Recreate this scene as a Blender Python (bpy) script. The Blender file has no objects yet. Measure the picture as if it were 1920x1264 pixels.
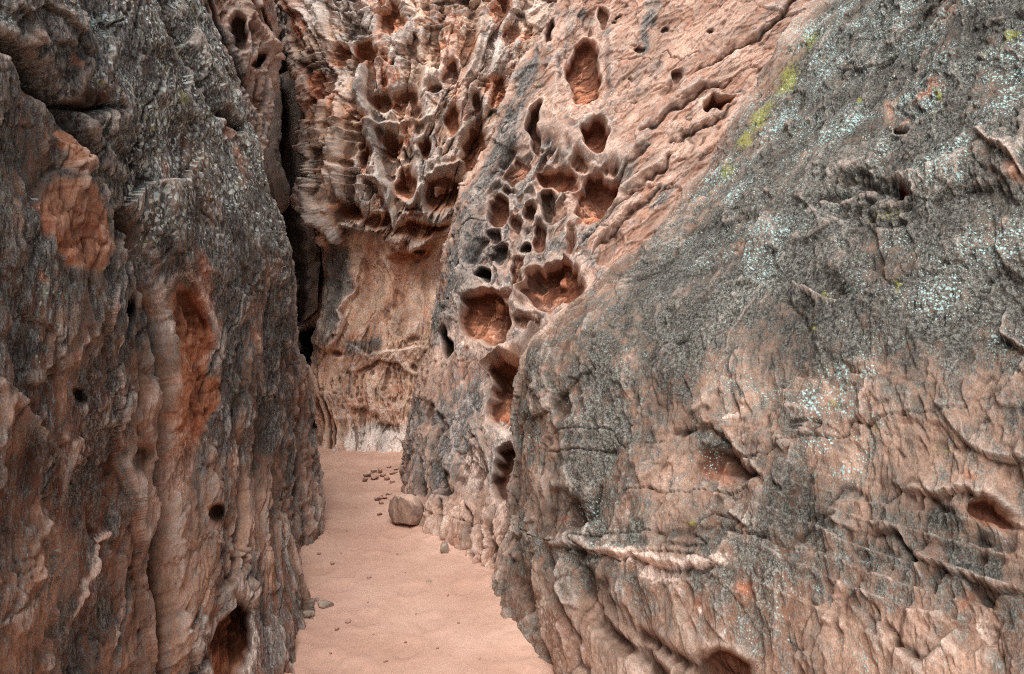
import bpy, math, random, time
import numpy as np
T0 = time.time()
random.seed(4)
F32 = np.float32
QUAL = 1.0            # mesh density factor

# ------------------------------------------------------------------ scene
sc = bpy.context.scene
FPX, CX, CY, EYE = 1280.0, 960.0, 632.0, 1.6
cam = bpy.data.cameras.new('camera'); co = bpy.data.objects.new('camera', cam)
sc.collection.objects.link(co)
co.location = (0, 0, EYE); co.rotation_euler = (math.radians(90), 0, 0)
cam.sensor_width = 36; cam.lens = 36 * FPX / 1920; cam.clip_end = 500; cam.clip_start = 0.05
sc.camera = co
sc.view_settings.view_transform = 'Standard'
sc.view_settings.look = 'None'
sc.view_settings.exposure = 0
sc.cycles.max_bounces = 4; sc.cycles.diffuse_bounces = 4; sc.cycles.glossy_bounces = 1
sc.cycles.use_adaptive_sampling = True; sc.cycles.adaptive_threshold = .02
sc.cycles.use_denoising = False
sc.cycles.filter_width = 1.15

SUN_EL, SUN_AZ = math.radians(52), math.radians(-164)   # azimuth measured from +Y towards +X
w = bpy.data.worlds.new('World'); sc.world = w; w.use_nodes = True
nt = w.node_tree; nt.nodes.clear()
sky = nt.nodes.new('ShaderNodeTexSky'); sky.sky_type = 'NISHITA'; sky.sun_disc = False
sky.sun_elevation = SUN_EL; sky.sun_rotation = SUN_AZ
sky.air_density = 1.0; sky.dust_density = 3.0; sky.ozone_density = 0.6
bg = nt.nodes.new('ShaderNodeBackground'); bg.inputs[1].default_value = 0.15
hs = nt.nodes.new('ShaderNodeHueSaturation'); hs.inputs['Saturation'].default_value = 0.35
nt.links.new(sky.outputs[0], hs.inputs['Color']); nt.links.new(hs.outputs[0], bg.inputs[0])
wo = nt.nodes.new('ShaderNodeOutputWorld'); nt.links.new(bg.outputs[0], wo.inputs[0])
sd = bpy.data.lights.new('sun', 'SUN'); sd.energy = 3.7; sd.angle = math.radians(50); sd.color = (1, .97, .94)
so = bpy.data.objects.new('sun', sd); sc.collection.objects.link(so)
from mathutils import Vector
sdir = Vector((math.sin(SUN_AZ) * math.cos(SUN_EL), math.cos(SUN_AZ) * math.cos(SUN_EL), math.sin(SUN_EL)))
so.rotation_euler = sdir.to_track_quat('Z', 'Y').to_euler()

# ------------------------------------------------------------------ noise
_r = np.random.RandomState(7)
PERM = np.concatenate([_r.permutation(1024)] * 2).astype(np.int32)
_ga = _r.rand(1024) * 2 * np.pi
GX, GY = np.cos(_ga).astype(F32), np.sin(_ga).astype(F32)
RND = _r.rand(1024).astype(F32)
RND2 = _r.rand(1024).astype(F32)

def perlin(x, y, seed=0):
    x = x + seed * 17.31; y = y + seed * 9.77
    xi = np.floor(x); yi = np.floor(y)
    xf = (x - xi).astype(F32); yf = (y - yi).astype(F32)
    xi = xi.astype(np.int32) & 1023; yi = yi.astype(np.int32) & 1023
    x1 = (xi + 1) & 1023; y1 = (yi + 1) & 1023
    u = xf * xf * xf * (xf * (xf * 6 - 15) + 10); v = yf * yf * yf * (yf * (yf * 6 - 15) + 10)
    def g(a, b, dx, dy):
        h = PERM[PERM[a] + b]
        return GX[h] * dx + GY[h] * dy
    a = g(xi, yi, xf, yf); b = g(x1, yi, xf - 1, yf)
    c = g(xi, y1, xf, yf - 1); d = g(x1, y1, xf - 1, yf - 1)
    return ((a + u * (b - a)) * (1 - v) + (c + u * (d - c)) * v) * 1.5

def fbm(x, y, octs=4, seed=0, gain=.5):
    a, s, f, tot = 1.0, 0, 1.0, 0
    for i in range(octs):
        s = s + a * perlin(x * f, y * f, seed + i * 3.7); tot += a
        a *= gain; f *= 2.03
    return s / tot * 1.3

def ridged(x, y, octs=3, seed=0, gain=.5):
    a, s, f, tot = 1.0, 0, 1.0, 0
    for i in range(octs):
        s = s + a * (1 - 2 * np.abs(perlin(x * f, y * f, seed + i * 5.1))); tot += a
        a *= gain; f *= 2.1
    return s / tot

def worley(x, y, seed=0, jit=.9):
    x = x + seed * 13.1; y = y + seed * 7.9
    xi = np.floor(x).astype(np.int32); yi = np.floor(y).astype(np.int32)
    f1 = np.full(x.shape, 9, F32); f2 = np.full(x.shape, 9, F32); idv = np.zeros(x.shape, F32)
    for dx in (-1, 0, 1):
        for dy in (-1, 0, 1):
            a = (xi + dx) & 1023; b = (yi + dy) & 1023
            h = PERM[PERM[a] + b]
            px_ = xi + dx + .5 + jit * (RND[h] - .5); py_ = yi + dy + .5 + jit * (RND2[h] - .5)
            d = np.sqrt((px_ - x) ** 2 + (py_ - y) ** 2).astype(F32)
            near = d < f1
            f2 = np.where(near, f1, np.minimum(f2, d)); idv = np.where(near, RND[(h * 7 + 3) & 1023], idv); f1 = np.where(near, d, f1)
    return f1, f2, idv

def sstep(x, a, b):
    t = np.clip((x - a) / (b - a), 0, 1)
    return t * t * (3 - 2 * t)

def blur(a, k):
    for ax in (0, 1):
        for _ in range(2):
            p = np.pad(a, [(k + 1, k) if i == ax else (0, 0) for i in (0, 1)], mode='edge')
            c = np.cumsum(p, axis=ax, dtype=np.float64)
            n = a.shape[ax]
            hi = np.take(c, range(2 * k + 1, 2 * k + 1 + n), axis=ax); lo = np.take(c, range(0, n), axis=ax)
            a = ((hi - lo) / (2 * k + 1)).astype(F32)
    return a

# ------------------------------------------------------------------ wall surface from plan outlines
def P(px, Y):                       # a bearing and a distance turned into plan x, y
    return ((px - CX) / FPX * Y, Y)

def crm(ctrl, ts):                  # Catmull-Rom along axis 0
    n = ctrl.shape[0]
    i = np.clip(np.floor(ts).astype(int), 0, n - 2); f = (ts - i)
    g = lambda k: ctrl[np.clip(k, 0, n - 1)]
    p0, p1, p2, p3 = g(i - 1), g(i), g(i + 1), g(i + 2)
    p0 = np.where((i == 0)[:, None, None], 2 * p1 - p2, p0)
    p3 = np.where((i == n - 2)[:, None, None], 2 * p2 - p1, p3)
    f = f[:, None, None]
    return .5 * (2 * p1 + (p2 - p0) * f + (2 * p0 - 5 * p1 + 4 * p2 - p3) * f ** 2 + (3 * p1 - p0 - 3 * p2 + p3) * f ** 3)

class Wall:
    """rows: list of (z, [plan points]) from the foot up; cuts, rcuts: samples per segment"""
    def __init__(s, rows, cuts, rcut, axis=(0, -1, .1)):
        ctrl = np.array([[(p[0], p[1], z if len(p) < 3 else p[2]) for p in pts] for z, pts in rows], float)
        tv = [0.0]; zs = [r[0] for r in rows]
        for i in range(len(rows) - 1):
            n = max(2, int(rcut * (zs[i + 1] - zs[i]) * QUAL)); tv += [i + (k + 1) / n for k in range(n)]
        tu = [0.0]
        for i, n in enumerate(cuts):
            n = max(2, int(n * QUAL)); tu += [i + (k + 1) / n for k in range(n)]
        tu, tv = np.array(tu), np.array(tv)
        a = crm(ctrl, tv)                                   # V x C x 3
        a = crm(a.transpose(1, 0, 2), tu).transpose(1, 0, 2)  # V x U x 3
        s.P = a
        du = np.gradient(a, axis=1); dv = np.gradient(a, axis=0)
        n = np.cross(du, dv); n /= np.linalg.norm(n, axis=2, keepdims=True) + 1e-9
        Y = a[..., 1]
        vis = Y > .8
        tocam = np.array([0, 0, EYE]) - a
        if (np.sum(n * tocam, axis=2)[vis]).mean() < 0: n = -n
        s.N = n
        # arc-length coordinates in metres
        lu = np.linalg.norm(np.diff(a, axis=1), axis=2).mean(axis=0)
        S = np.concatenate([[0], np.cumsum(lu)])
        lv = np.linalg.norm(np.diff(a, axis=0), axis=2).mean(axis=1)
        Tt = np.concatenate([[0], np.cumsum(lv)])
        s.S, s.T = [m.astype(F32) for m in np.meshgrid(S, Tt)]
        Ys = np.where(Y > .3, Y, 1)
        s.X = np.where(Y > .3, CX + FPX * a[..., 0] / Ys, -9e3).astype(F32)
        s.Y = np.where(Y > .3, CY - FPX * (a[..., 2] - EYE) / Ys, -9e3).astype(F32)
        s.depth = Y
        s.d = np.zeros(Y.shape, F32)
        s.pd = np.zeros(Y.shape, F32)
        z = lambda: np.zeros(Y.shape, F32)
        s.m = dict(varn=z(), fresh=z(), pale=z(), lich=z(), moss=z(), dark=z(), teal=z())
        s.warp(4, 2.4); s.axis = axis; s.tex = 1.0; s.fa = .5; s.fac = 1.0; s.soft = 1; s.cm = 1.0
    def warp(s, a, b):
        f = lambda k: 2.0 * a * perlin(s.X / 62, s.Y / 62, k) + 2.2 * b * perlin(s.X / 21, s.Y / 21, k + 1) + 1.0 * perlin(s.X / 8, s.Y / 8, k + 2)
        s.wx = s.X + f(1); s.wy = s.Y + f(5)
    def box(s, x0, x1, y0, y1):
        m = (s.X > x0) & (s.X < x1) & (s.Y > y0) & (s.Y < y1)
        r = np.where(m.any(axis=1))[0]; c = np.where(m.any(axis=0))[0]
        if len(r) == 0: return None
        return (slice(r[0], r[-1] + 1), slice(c[0], c[-1] + 1))
    def pit(s, x, y, rx, ry, ang=0, depth=.2, soft=.22, fresh=.8, p=2.3, dark=0, rim=0, pale=0):
        R = max(rx, ry) * 1.9 + 25
        b = s.box(x - R, x + R, y - R, y + R)
        if b is None: return
        c_, s_ = math.cos(math.radians(ang)), math.sin(math.radians(ang))
        dx = s.wx[b] - x; dy = s.wy[b] - y
        a = (dx * c_ + dy * s_) / rx; e = (-dx * s_ + dy * c_) / ry
        q = (np.abs(a) ** p + np.abs(e) ** p) ** (1 / p)
        m = 1 - sstep(q, 1 - soft, 1 + soft)
        s.pd[b] = np.maximum(s.pd[b], depth * m * (.7 + .3 * np.clip(1 - q * q, 0, 1)) * (1 - .5 * sstep(e, -.3, 1.0))) if depth > 0 else s.pd[b] + depth * m
        if rim: s.d[b] += .4 * rim * np.exp(-((q - 1.25) / .22) ** 2)
        inn = 1 - sstep(q, .8, 1.25)
        if depth > .15: s.m['pale'][b] = np.maximum(s.m['pale'][b], .5 * np.exp(-((q - 1.3) / .16) ** 2)); s.m['varn'][b] = np.maximum(s.m['varn'][b], .5 * np.exp(-((q - 1.55) / .22) ** 2))
        if fresh: s.m['fresh'][b] = np.maximum(s.m['fresh'][b], inn * fresh); s.m['varn'][b] *= (1 - inn * min(1, fresh * 1.3)); s.m['lich'][b] *= 1 - inn
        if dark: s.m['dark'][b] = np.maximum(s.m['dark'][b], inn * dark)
        if pale: s.m['pale'][b] = np.maximum(s.m['pale'][b], inn * pale)
    def dist(s, b, pts, warp=True):
        X = s.X[b] + warp * (s.wx[b] - s.X[b]); Y = s.Y[b] + warp * (s.wy[b] - s.Y[b])
        D = np.full(X.shape, 1e9, F32); SG = np.zeros(X.shape, F32); TT = np.zeros(X.shape, F32)
        n = len(pts) - 1
        for i, ((x0, y0), (x1, y1)) in enumerate(zip(pts[:-1], pts[1:])):
            vx, vy = x1 - x0, y1 - y0; L2 = vx * vx + vy * vy
            t = np.clip(((X - x0) * vx + (Y - y0) * vy) / L2, 0, 1)
            ex = X - x0 - t * vx; ey = Y - y0 - t * vy
            d = np.sqrt(ex * ex + ey * ey)
            nn = d < D
            D = np.where(nn, d, D); SG = np.where(nn, np.sign(vx * ey - vy * ex), SG); TT = np.where(nn, (i + t) / n, TT)
        return D, SG, TT
    def _pb(s, pts, w_):
        xs = [p[0] for p in pts]; ys = [p[1] for p in pts]
        return s.box(min(xs) - w_ * 3 - 25, max(xs) + w_ * 3 + 25, min(ys) - w_ * 3 - 25, max(ys) + w_ * 3 + 25)
    def line(s, pts, w_=6, h=-.05, p=2.0, key=None, amt=1, taper=True):
        b = s._pb(pts, w_)
        if b is None: return
        D, _, TT = s.dist(b, pts, 1.0 if abs(h) < .09 else .4)
        ww = w_ * (np.sqrt(np.clip(1 - (2 * TT - 1) ** 2, .02, 1)) if taper else 1)
        m = np.exp(-(D / ww) ** p)
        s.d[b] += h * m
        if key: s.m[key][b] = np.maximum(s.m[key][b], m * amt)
    def scarp(s, pts, w_=20, h=.04, side=1, edge=2.0):
        """a step that fades out away from its sharp edge"""
        b = s._pb(pts, w_)
        if b is None: return
        D, SG, TT = s.dist(b, pts)
        sd_ = D * SG * side
        m = sstep(sd_, -edge, edge) * np.exp(-np.clip(sd_, 0, None) / w_) * np.sqrt(np.clip(1 - (2 * TT - 1) ** 2, 0, 1))
        s.fine[b] += h * m
    def poly(s, pts, feather=10, warp=True):
        X = s.wx if warp else s.X; Y = s.wy if warp else s.Y
        xs = [p[0] for p in pts]; ys = [p[1] for p in pts]
        b = s.box(min(xs) - feather - 25, max(xs) + feather + 25, min(ys) - feather - 25, max(ys) + feather + 25)
        out = np.zeros(X.shape, F32)
        if b is None: return out
        Xb, Yb = X[b], Y[b]
        ins = np.zeros(Xb.shape, bool)
        q = pts + [pts[0]]
        for (x0, y0), (x1, y1) in zip(q[:-1], q[1:]):
            if y0 == y1: y1 += 1e-3
            cnd = (Yb > y0) != (Yb > y1)
            ins ^= cnd & (Xb < (x1 - x0) * (Yb - y0) / (y1 - y0) + x0)
        D, _, _ = s.dist(b, q, warp)
        sdv = np.where(ins, D, -D)
        out[b] = sstep(sdv, -feather, feather)
        return out
    def paint(s, key, pts, amt=1, feather=10, sub=None):
        m = s.poly(pts, feather) * amt
        s.m[key] = np.maximum(s.m[key], m)
        for k in (sub or []): s.m[k] *= 1 - np.clip(m, 0, 1)
        return m
    def dab(s, key, x, y, rx, ry, ang=0, amt=1, sub=None):
        R = max(rx, ry) * 2 + 25
        b = s.box(x - R, x + R, y - R, y + R)
        if b is None: return
        c_, s_ = math.cos(math.radians(ang)), math.sin(math.radians(ang))
        dx = s.wx[b] - x; dy = s.wy[b] - y
        m = np.exp(-(((dx * c_ + dy * s_) / rx) ** 2 + ((-dx * s_ + dy * c_) / ry) ** 2)) * amt
        s.m[key][b] = np.maximum(s.m[key][b], m)
        for k in (sub or []): s.m[k][b] *= 1 - np.clip(m, 0, 1)
    def build(s, name, label, mat, hipow=1.0, group=None):
        big = blur(s.d, s.soft); pd = blur(s.pd, s.soft)
        gy, gx = np.gradient(big - pd)
        hv = np.linalg.norm(np.gradient(s.P, axis=0), axis=2); hu = np.linalg.norm(np.gradient(s.P, axis=1), axis=2)
        slope = blur(np.sqrt((gy / hv) ** 2 + (gx / hu) ** 2).astype(F32), 3)
        fine = s.fine / (1 + (slope * .65) ** 2)
        ax = np.array(s.axis, float); ax /= np.linalg.norm(ax)
        dirp = s.N * .45 + ax * .75; dirp /= np.linalg.norm(dirp, axis=2, keepdims=True)
        d = big + fine - pd
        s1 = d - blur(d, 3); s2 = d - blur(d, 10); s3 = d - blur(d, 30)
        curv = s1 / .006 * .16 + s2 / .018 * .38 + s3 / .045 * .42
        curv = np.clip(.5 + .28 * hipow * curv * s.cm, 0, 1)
        V = s.P + s.N * (big + fine)[..., None] - dirp * pd[..., None]
        nv, nu = d.shape
        me = bpy.data.meshes.new(name)
        me.vertices.add(nv * nu)
        me.vertices.foreach_set('co', V.astype(F32).ravel())
        idx = np.arange(nv * nu, dtype=np.int32).reshape(nv, nu)
        q = np.stack([idx[:-1, :-1], idx[:-1, 1:], idx[1:, 1:], idx[1:, :-1]], axis=-1).reshape(-1, 4)
        # face the open side of the gorge
        a = V.reshape(-1, 3)
        e1 = a[q[::997, 1]] - a[q[::997, 0]]; e2 = a[q[::997, 3]] - a[q[::997, 0]]
        nn = np.cross(e1, e2); Nn = s.N.reshape(-1, 3)[q[::997, 0]]
        if (nn * Nn).sum() < 0: q = q[:, ::-1]
        nf = len(q)
        me.loops.add(nf * 4); me.polygons.add(nf)
        me.loops.foreach_set('vertex_index', np.ascontiguousarray(q).ravel())
        me.polygons.foreach_set('loop_start', np.arange(0, nf * 4, 4, dtype=np.int32))
        me.polygons.foreach_set('use_smooth', np.ones(nf, bool))
        me.update(calc_edges=True)
        def attr(nm, arrs):
            at = me.attributes.new(nm, 'FLOAT_COLOR', 'POINT')
            at.data.foreach_set('color', np.stack([x.astype(F32) for x in arrs], axis=-1).ravel())
        m = s.m
        attr('ma', [m['varn'], m['fresh'], m['pale'], m['lich']])
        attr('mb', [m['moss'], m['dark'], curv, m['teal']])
        k = s.tex; S, T = s.S * k, s.T * k
        nA = .5 + .5 * fbm(S * 2.2, T * 1.4, 6, 201, .6)
        nB = .5 + .5 * fbm(S * 3.5 + fbm(S * 5, T * 5, 2, 3), T * 26 + 1.4 * fbm(S * 3, T * 3, 3, 4), 4, 203, .6)
        c1 = .5 + .5 * fbm(S * 5, T * 2.6, 5, 205, .6)
        c2 = .5 + .5 * fbm(S * 3.3, T * 2.6, 5, 207, .6)
        attr('mc', [nA, nB, c1, c2])
        at = me.attributes.new('st', 'FLOAT_VECTOR', 'POINT')
        at.data.foreach_set('vector', np.stack([s.S, s.T, d], axis=-1).astype(F32).ravel())
        me.materials.append(mat)
        o = bpy.data.objects.new(name, me); sc.collection.objects.link(o)
        o['label'] = label; o['category'] = 'rock wall'
        if group: o['group'] = group
        print(name, nv, nu, nv * nu, round(time.time() - T0, 1))
        return o

# ------------------------------------------------------------------ rock material
def rgb(r, g, b):
    f = lambda c: ((c / 255 + .055) / 1.055) ** 2.4 if c > 10 else c / 255 / 12.92
    return (f(r), f(g), f(b), 1)

class NT:
    def __init__(s, tree): s.t = tree
    def n(s, typ, **kw):
        nd = s.t.nodes.new(typ)
        for k, v in kw.items():
            if k.startswith('i_'):
                key = k[2:]; key = int(key) if key.isdigit() else key
                if hasattr(v, 'is_linked') or isinstance(v, bpy.types.NodeSocket): s.t.links.new(v, nd.inputs[key])
                else: nd.inputs[key].default_value = v
            else: setattr(nd, k, v)
        return nd
    def math(s, op, a, b=0.0, c=None, clamp=False):
        nd = s.n('ShaderNodeMath', operation=op, use_clamp=clamp, i_0=a, i_1=b)
        if c is not None:
            if isinstance(c, bpy.types.NodeSocket): s.t.links.new(c, nd.inputs[2])
            else: nd.inputs[2].default_value = c
        return nd.outputs[0]
    def mix(s, f, a, b, mode='MIX'):
        nd = s.n('ShaderNodeMix', data_type='RGBA', blend_type=mode)
        for k, v in ((0, f), (6, a), (7, b)):
            if isinstance(v, bpy.types.NodeSocket): s.t.links.new(v, nd.inputs[k])
            else: nd.inputs[k].default_value = v
        return nd.outputs[2]
    def step(s, v, a, b):
        nd = s.n('ShaderNodeMapRange', interpolation_type='SMOOTHSTEP', i_0=v, i_1=a, i_2=b)
        return nd.outputs[0]
    def noise(s, vec, scale, detail=4, rough=.55, dist=0.0, sc_=(1, 1, 1), loc=(0, 0, 0)):
        mp = s.n('ShaderNodeMapping', i_Vector=vec); mp.inputs['Scale'].default_value = sc_; mp.inputs['Location'].default_value = loc
        nd = s.n('ShaderNodeTexNoise', i_Vector=mp.outputs[0]); nd.inputs['Scale'].default_value = scale
        nd.inputs['Detail'].default_value = detail; nd.inputs['Roughness'].default_value = rough; nd.inputs['Distortion'].default_value = dist
        return nd.outputs['Fac']

def rock_mat(name, cA=rgb(196, 146, 122), cB=rgb(150, 100, 80), var=(rgb(52, 50, 50), rgb(128, 122, 116)),
             fresh=(rgb(176, 104, 70), rgb(128, 66, 40)), pale=rgb(222, 200, 186), scale=1.0, streak=.3, bump=.5, gain=1.0, speck=1.0):
    m = bpy.data.materials.new(name); m.use_nodes = True
    t = m.node_tree; t.nodes.clear(); g = NT(t)
    st = g.n('ShaderNodeAttribute', attribute_name='st').outputs['Vector']
    ma = g.n('ShaderNodeAttribute', attribute_name='ma'); mb = g.n('ShaderNodeAttribute', attribute_name='mb')
    sa = g.n('ShaderNodeSeparateColor', i_0=ma.outputs['Color']); sb = g.n('ShaderNodeSeparateColor', i_0=mb.outputs['Color'])
    varn, fr, pl, li = sa.outputs[0], sa.outputs[1], sa.outputs[2], ma.outputs['Alpha']
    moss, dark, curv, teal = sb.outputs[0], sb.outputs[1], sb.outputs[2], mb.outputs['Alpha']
    k = scale
    mc = g.n('ShaderNodeAttribute', attribute_name='mc'); sc3 = g.n('ShaderNodeSeparateColor', i_0=mc.outputs['Color'])
    nA, nBed, cl1, cl2 = sc3.outputs[0], sc3.outputs[1], sc3.outputs[2], mc.outputs['Alpha']
    pos = g.n('ShaderNodeNewGeometry').outputs['Position']
    nS = g.noise(st, 16 * k, 4, .66, 0, (1, streak, 1), (3, 1, 0))           # streaks down the wall
    nF = g.noise(st, 75 * k, 3, .7, 0, (1, streak * 1.2, 1), (7, 2, 0))  # grain
    nG = g.noise(st, 230 * k, 2, .7, 0, (1, .6, 1), (5, 5, 0))
    base = g.mix(g.step(nA, .36, .64), cA, cB)
    base = g.mix(g.math('MULTIPLY', g.step(nS, .45, .72), .5), base, pale)
    base = g.mix(g.math('MULTIPLY', g.step(nBed, .5, .75), .4), base, cB)
    # desert varnish: grey black film, patchy
    vn = g.math('ADD', g.math('MULTIPLY', g.math('SUBTRACT', nS, .5), 2.1), g.math('MULTIPLY', g.math('SUBTRACT', nF, .5), 1.5))
    vn = g.math('ADD', vn, g.math('MULTIPLY', g.math('SUBTRACT', nA, .5), 1.3))
    vf = g.step(g.math('ADD', varn, vn), .12, .9)
    vcol = g.mix(g.step(g.math('ADD', g.math('MULTIPLY', nF, .6), g.math('MULTIPLY', nG, .4)), .38, .64), var[0], var[1])
    col = g.mix(g.math('MULTIPLY', vf, .93), base, vcol)
    # fresh broken or sheltered rock
    fc = g.mix(g.step(g.math('ADD', g.math('MULTIPLY', nA, .5), g.math('MULTIPLY', nBed, .5)), .4, .6), fresh[0], fresh[1])
    ff = g.step(g.math('ADD', fr, g.math('ADD', g.math('MULTIPLY', g.math('SUBTRACT', nS, .5), 1.0), g.math('MULTIPLY', g.math('SUBTRACT', nA, .5), .9))), .2, .95)
    col = g.mix(g.math('MULTIPLY', ff, .92), col, fc)
    pf = g.step(g.math('ADD', pl, g.math('MULTIPLY', g.math('SUBTRACT', nF, .5), 1.0)), .3, .85)
    col = g.mix(g.math('MULTIPLY', pf, .85), col, pale)
    # local contrast painted in by curvature: shade in hollows, light on worn edges
    hollow_shade = g.step(curv, .46, .12)
    col = g.mix(g.math('MULTIPLY', hollow_shade, .85), col, g.mix(1.0, col, (.24, .18, .15, 1), 'MULTIPLY'))
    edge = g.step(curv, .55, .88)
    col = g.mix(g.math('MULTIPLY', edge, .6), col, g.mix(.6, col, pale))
    stn = g.n('ShaderNodeMapRange', i_0=g.math('ADD', g.math('MULTIPLY', cl2, .6), g.math('MULTIPLY', nA, .4)), i_1=.34, i_2=.66, i_3=.62, i_4=1.22).outputs[0]
    col = g.mix(1.0, col, g.n('ShaderNodeCombineColor', i_0=stn, i_1=stn, i_2=stn).outputs[0], 'MULTIPLY')
    # grain
    gr = g.math('ADD', g.math('MULTIPLY', nF, .5), g.math('MULTIPLY', nG, .5))
    gv = g.n('ShaderNodeMapRange', i_0=gr, i_1=.32, i_2=.68, i_3=.46, i_4=1.45).outputs[0]
    cc = g.n('ShaderNodeCombineColor', i_0=gv, i_1=gv, i_2=gv).outputs[0]
    col = g.mix(1.0, col, cc, 'MULTIPLY')
    # moss and lichens
    mn = nF
    mf = g.step(g.math('ADD', moss, g.math('MULTIPLY', g.math('SUBTRACT', mn, .5), 2.0)), .42, .85)
    col = g.mix(g.math('MULTIPLY', mf, .75), col, g.mix(nG, rgb(88, 94, 36), rgb(176, 172, 76)))
    wv = g.n('ShaderNodeTexNoise', i_Vector=st); wv.inputs['Scale'].default_value = 55 * k; wv.inputs['Detail'].default_value = 2
    def specks(sc1, thr, amt, c, mask, cl, sx=.55, loc=(0, 0, 0), g0=.25, g1=.9):
        mp = g.n('ShaderNodeMapping', i_Vector=st); mp.inputs['Scale'].default_value = (1, sx, 1); mp.inputs['Location'].default_value = loc
        va = g.n('ShaderNodeVectorMath', operation='MULTIPLY_ADD', i_0=wv.outputs['Color'], i_1=(.9 / sc1,) * 3, i_2=mp.outputs[0]).outputs[0]
        vo = g.n('ShaderNodeTexVoronoi', i_Vector=va); vo.inputs['Scale'].default_value = sc1; vo.voronoi_dimensions = '2D'
        rv = g.n('ShaderNodeSeparateColor', i_0=vo.outputs['Color']).outputs[0]
        rad = g.math('MULTIPLY', g.math('MULTIPLY', rv, rv), thr)
        rad = g.math('MULTIPLY', rad, g.step(g.math('ADD', mask, g.math('MULTIPLY', g.math('SUBTRACT', cl, .5), 1.4)), g0, g1))
        f = g.step(g.math('SUBTRACT', vo.outputs['Distance'], rad), .10, -.10)
        f = g.math('MULTIPLY', f, g.step(rad, .02, .12))
        return g.mix(g.math('MULTIPLY', f, amt), col, c)
    col = specks(85 * k, .62 * speck, .8, rgb(205, 208, 200), li, cl1, .35)
    col = specks(42 * k, .5 * speck, .6, rgb(186, 196, 188), li, cl2, .4, (3, 8, 0))
    col = specks(98 * k, .92 * speck, .85, rgb(174, 208, 206), teal, cl2, .8, (6, 1, 0), .0, 1.15)
    col = specks(30 * k, .42 * speck, .5, rgb(158, 142, 70), g.math('MULTIPLY', li, .7), cl1, .8, (9, 5, 0))
    col = g.mix(g.math('MULTIPLY', dark, .85), col, g.mix(1.0, col, (.22, .19, .17, 1), 'MULTIPLY'))  # dark mask: shade painted into cracks and hollows, plus dark stains
    if gain != 1: col = g.mix(1.0, col, (gain, gain, gain, 1), 'MULTIPLY')
    h = g.math('ADD', g.math('MULTIPLY', nS, .6), g.math('MULTIPLY', nF, .38))
    h = g.math('ADD', h, g.math('MULTIPLY', nG, .13))
    bp = g.n('ShaderNodeBump', i_Height=h); bp.inputs['Strength'].default_value = bump; bp.inputs['Distance'].default_value = .03 / k
    pb = g.n('ShaderNodeBsdfPrincipled'); t.links.new(col, pb.inputs['Base Color']); t.links.new(bp.outputs[0], pb.inputs['Normal'])
    pb.inputs['Roughness'].default_value = .88; pb.inputs['Specular IOR Level'].default_value = .25
    out = g.n('ShaderNodeOutputMaterial'); t.links.new(pb.outputs[0], out.inputs[0])
    return m

def rough(W,  big=.06, groove=.03, flake=.012, med=.012, fine=.004, gx=4.5, gy=1.0, seed=1, bed=.0, pits=.0):
    S, T = W.S, W.T
    W.d += big * fbm(S * .9, T * .7, 3, seed)
    wS = S + .12 * fbm(S * 1.6, T * 1.2, 3, seed + 9)
    wT = T + .12 * fbm(S * 1.6, T * 1.2, 3, seed + 19)
    W.d += groove * ridged(wS * gx * .45, wT * gy * .45, 3, seed + 2, .4)
    W.fine = np.zeros(W.d.shape, F32)
    for k, (f, a) in enumerate(((1.6, 1.5), (3.6, 1.0), (8, .5))):
        n_ = fbm(wS * f, wT * f * W.fa, 4, seed + 30 + k)
        W.fine += flake * a * 1.6 * (sstep(n_, .02, .06) + .6 * sstep(n_, -.28, -.22) + .6 * sstep(n_, .3, .36) - 1.1)
    W.fine = W.fine + med * fbm(wS * 9, wT * 9 * W.fa, 4, seed + 5, .5)
    for k, (f, a) in enumerate(((.9, .060), (2.4, .026), (6.5, .0065), (17, .0015))):
        facets(W, f, f * W.fa * 1.3, a * W.fac, a * W.fac * .9, seed + 400 + 10 * k, gate=-.3)
    W.fine += fine * fbm(S * 45, T * 30, 3, seed + 6, .7)
    if bed:
        b = T * 9 + 1.1 * fbm(S * .8, T * 1.5, 4, seed + 50) + .25 * fbm(S * 5, T * 5, 3, seed + 51)
        fr = b - np.floor(b)
        hsh = RND[(np.floor(b).astype(np.int32) * 37) & 1023]
        W.d += bed * (fr ** 1.5) * (.3 + hsh)
    if pits:
        f1, f2, i = worley(wS * 14, wT * 9, seed + 60)
        W.fine -= pits * sstep(.42 * i - f1, 0, .18) * sstep(fbm(S * 2, T * 1.5, 3, seed + 61), -.05, .35)

def facets(W, fx, fy, amp, tilt, seed, mask=1.0, warp=.25, gate=None):
    """broken rock: flat tilted facets of random height"""
    S, T = W.S, W.T
    x = S * fx + warp * fbm(S * fx * .9, T * fy * .9, 3, seed + 1); y = T * fy + warp * fbm(S * fx * .9, T * fy * .9, 3, seed + 2)
    x = x + seed * 3.7; y = y + seed * 1.9
    xi = np.floor(x).astype(np.int32); yi = np.floor(y).astype(np.int32)
    f1 = np.full(x.shape, 9, F32); out = np.zeros(x.shape, F32)
    for dx in (-1, 0, 1):
        for dy in (-1, 0, 1):
            h = PERM[PERM[(xi + dx) & 1023] + ((yi + dy) & 1023)]
            ex = (x - (xi + dx + .5 + .95 * (RND[h] - .5))).astype(F32); ey = (y - (yi + dy + .5 + .95 * (RND2[h] - .5))).astype(F32)
            d = ex * ex + ey * ey
            near = d < f1
            a_ = RND[(h * 5 + 1) & 1023] * 6.283
            out = np.where(near, (RND2[(h * 3 + 7) & 1023] - .5) * amp + tilt * (np.cos(a_) * ex + np.sin(a_) * ey), out); f1 = np.where(near, d, f1)
    if gate is not None: mask = mask * sstep(fbm(S * fx * .3, T * fy * .3, 3, seed + 9), gate, gate + .3)
    W.fine += out * mask

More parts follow.
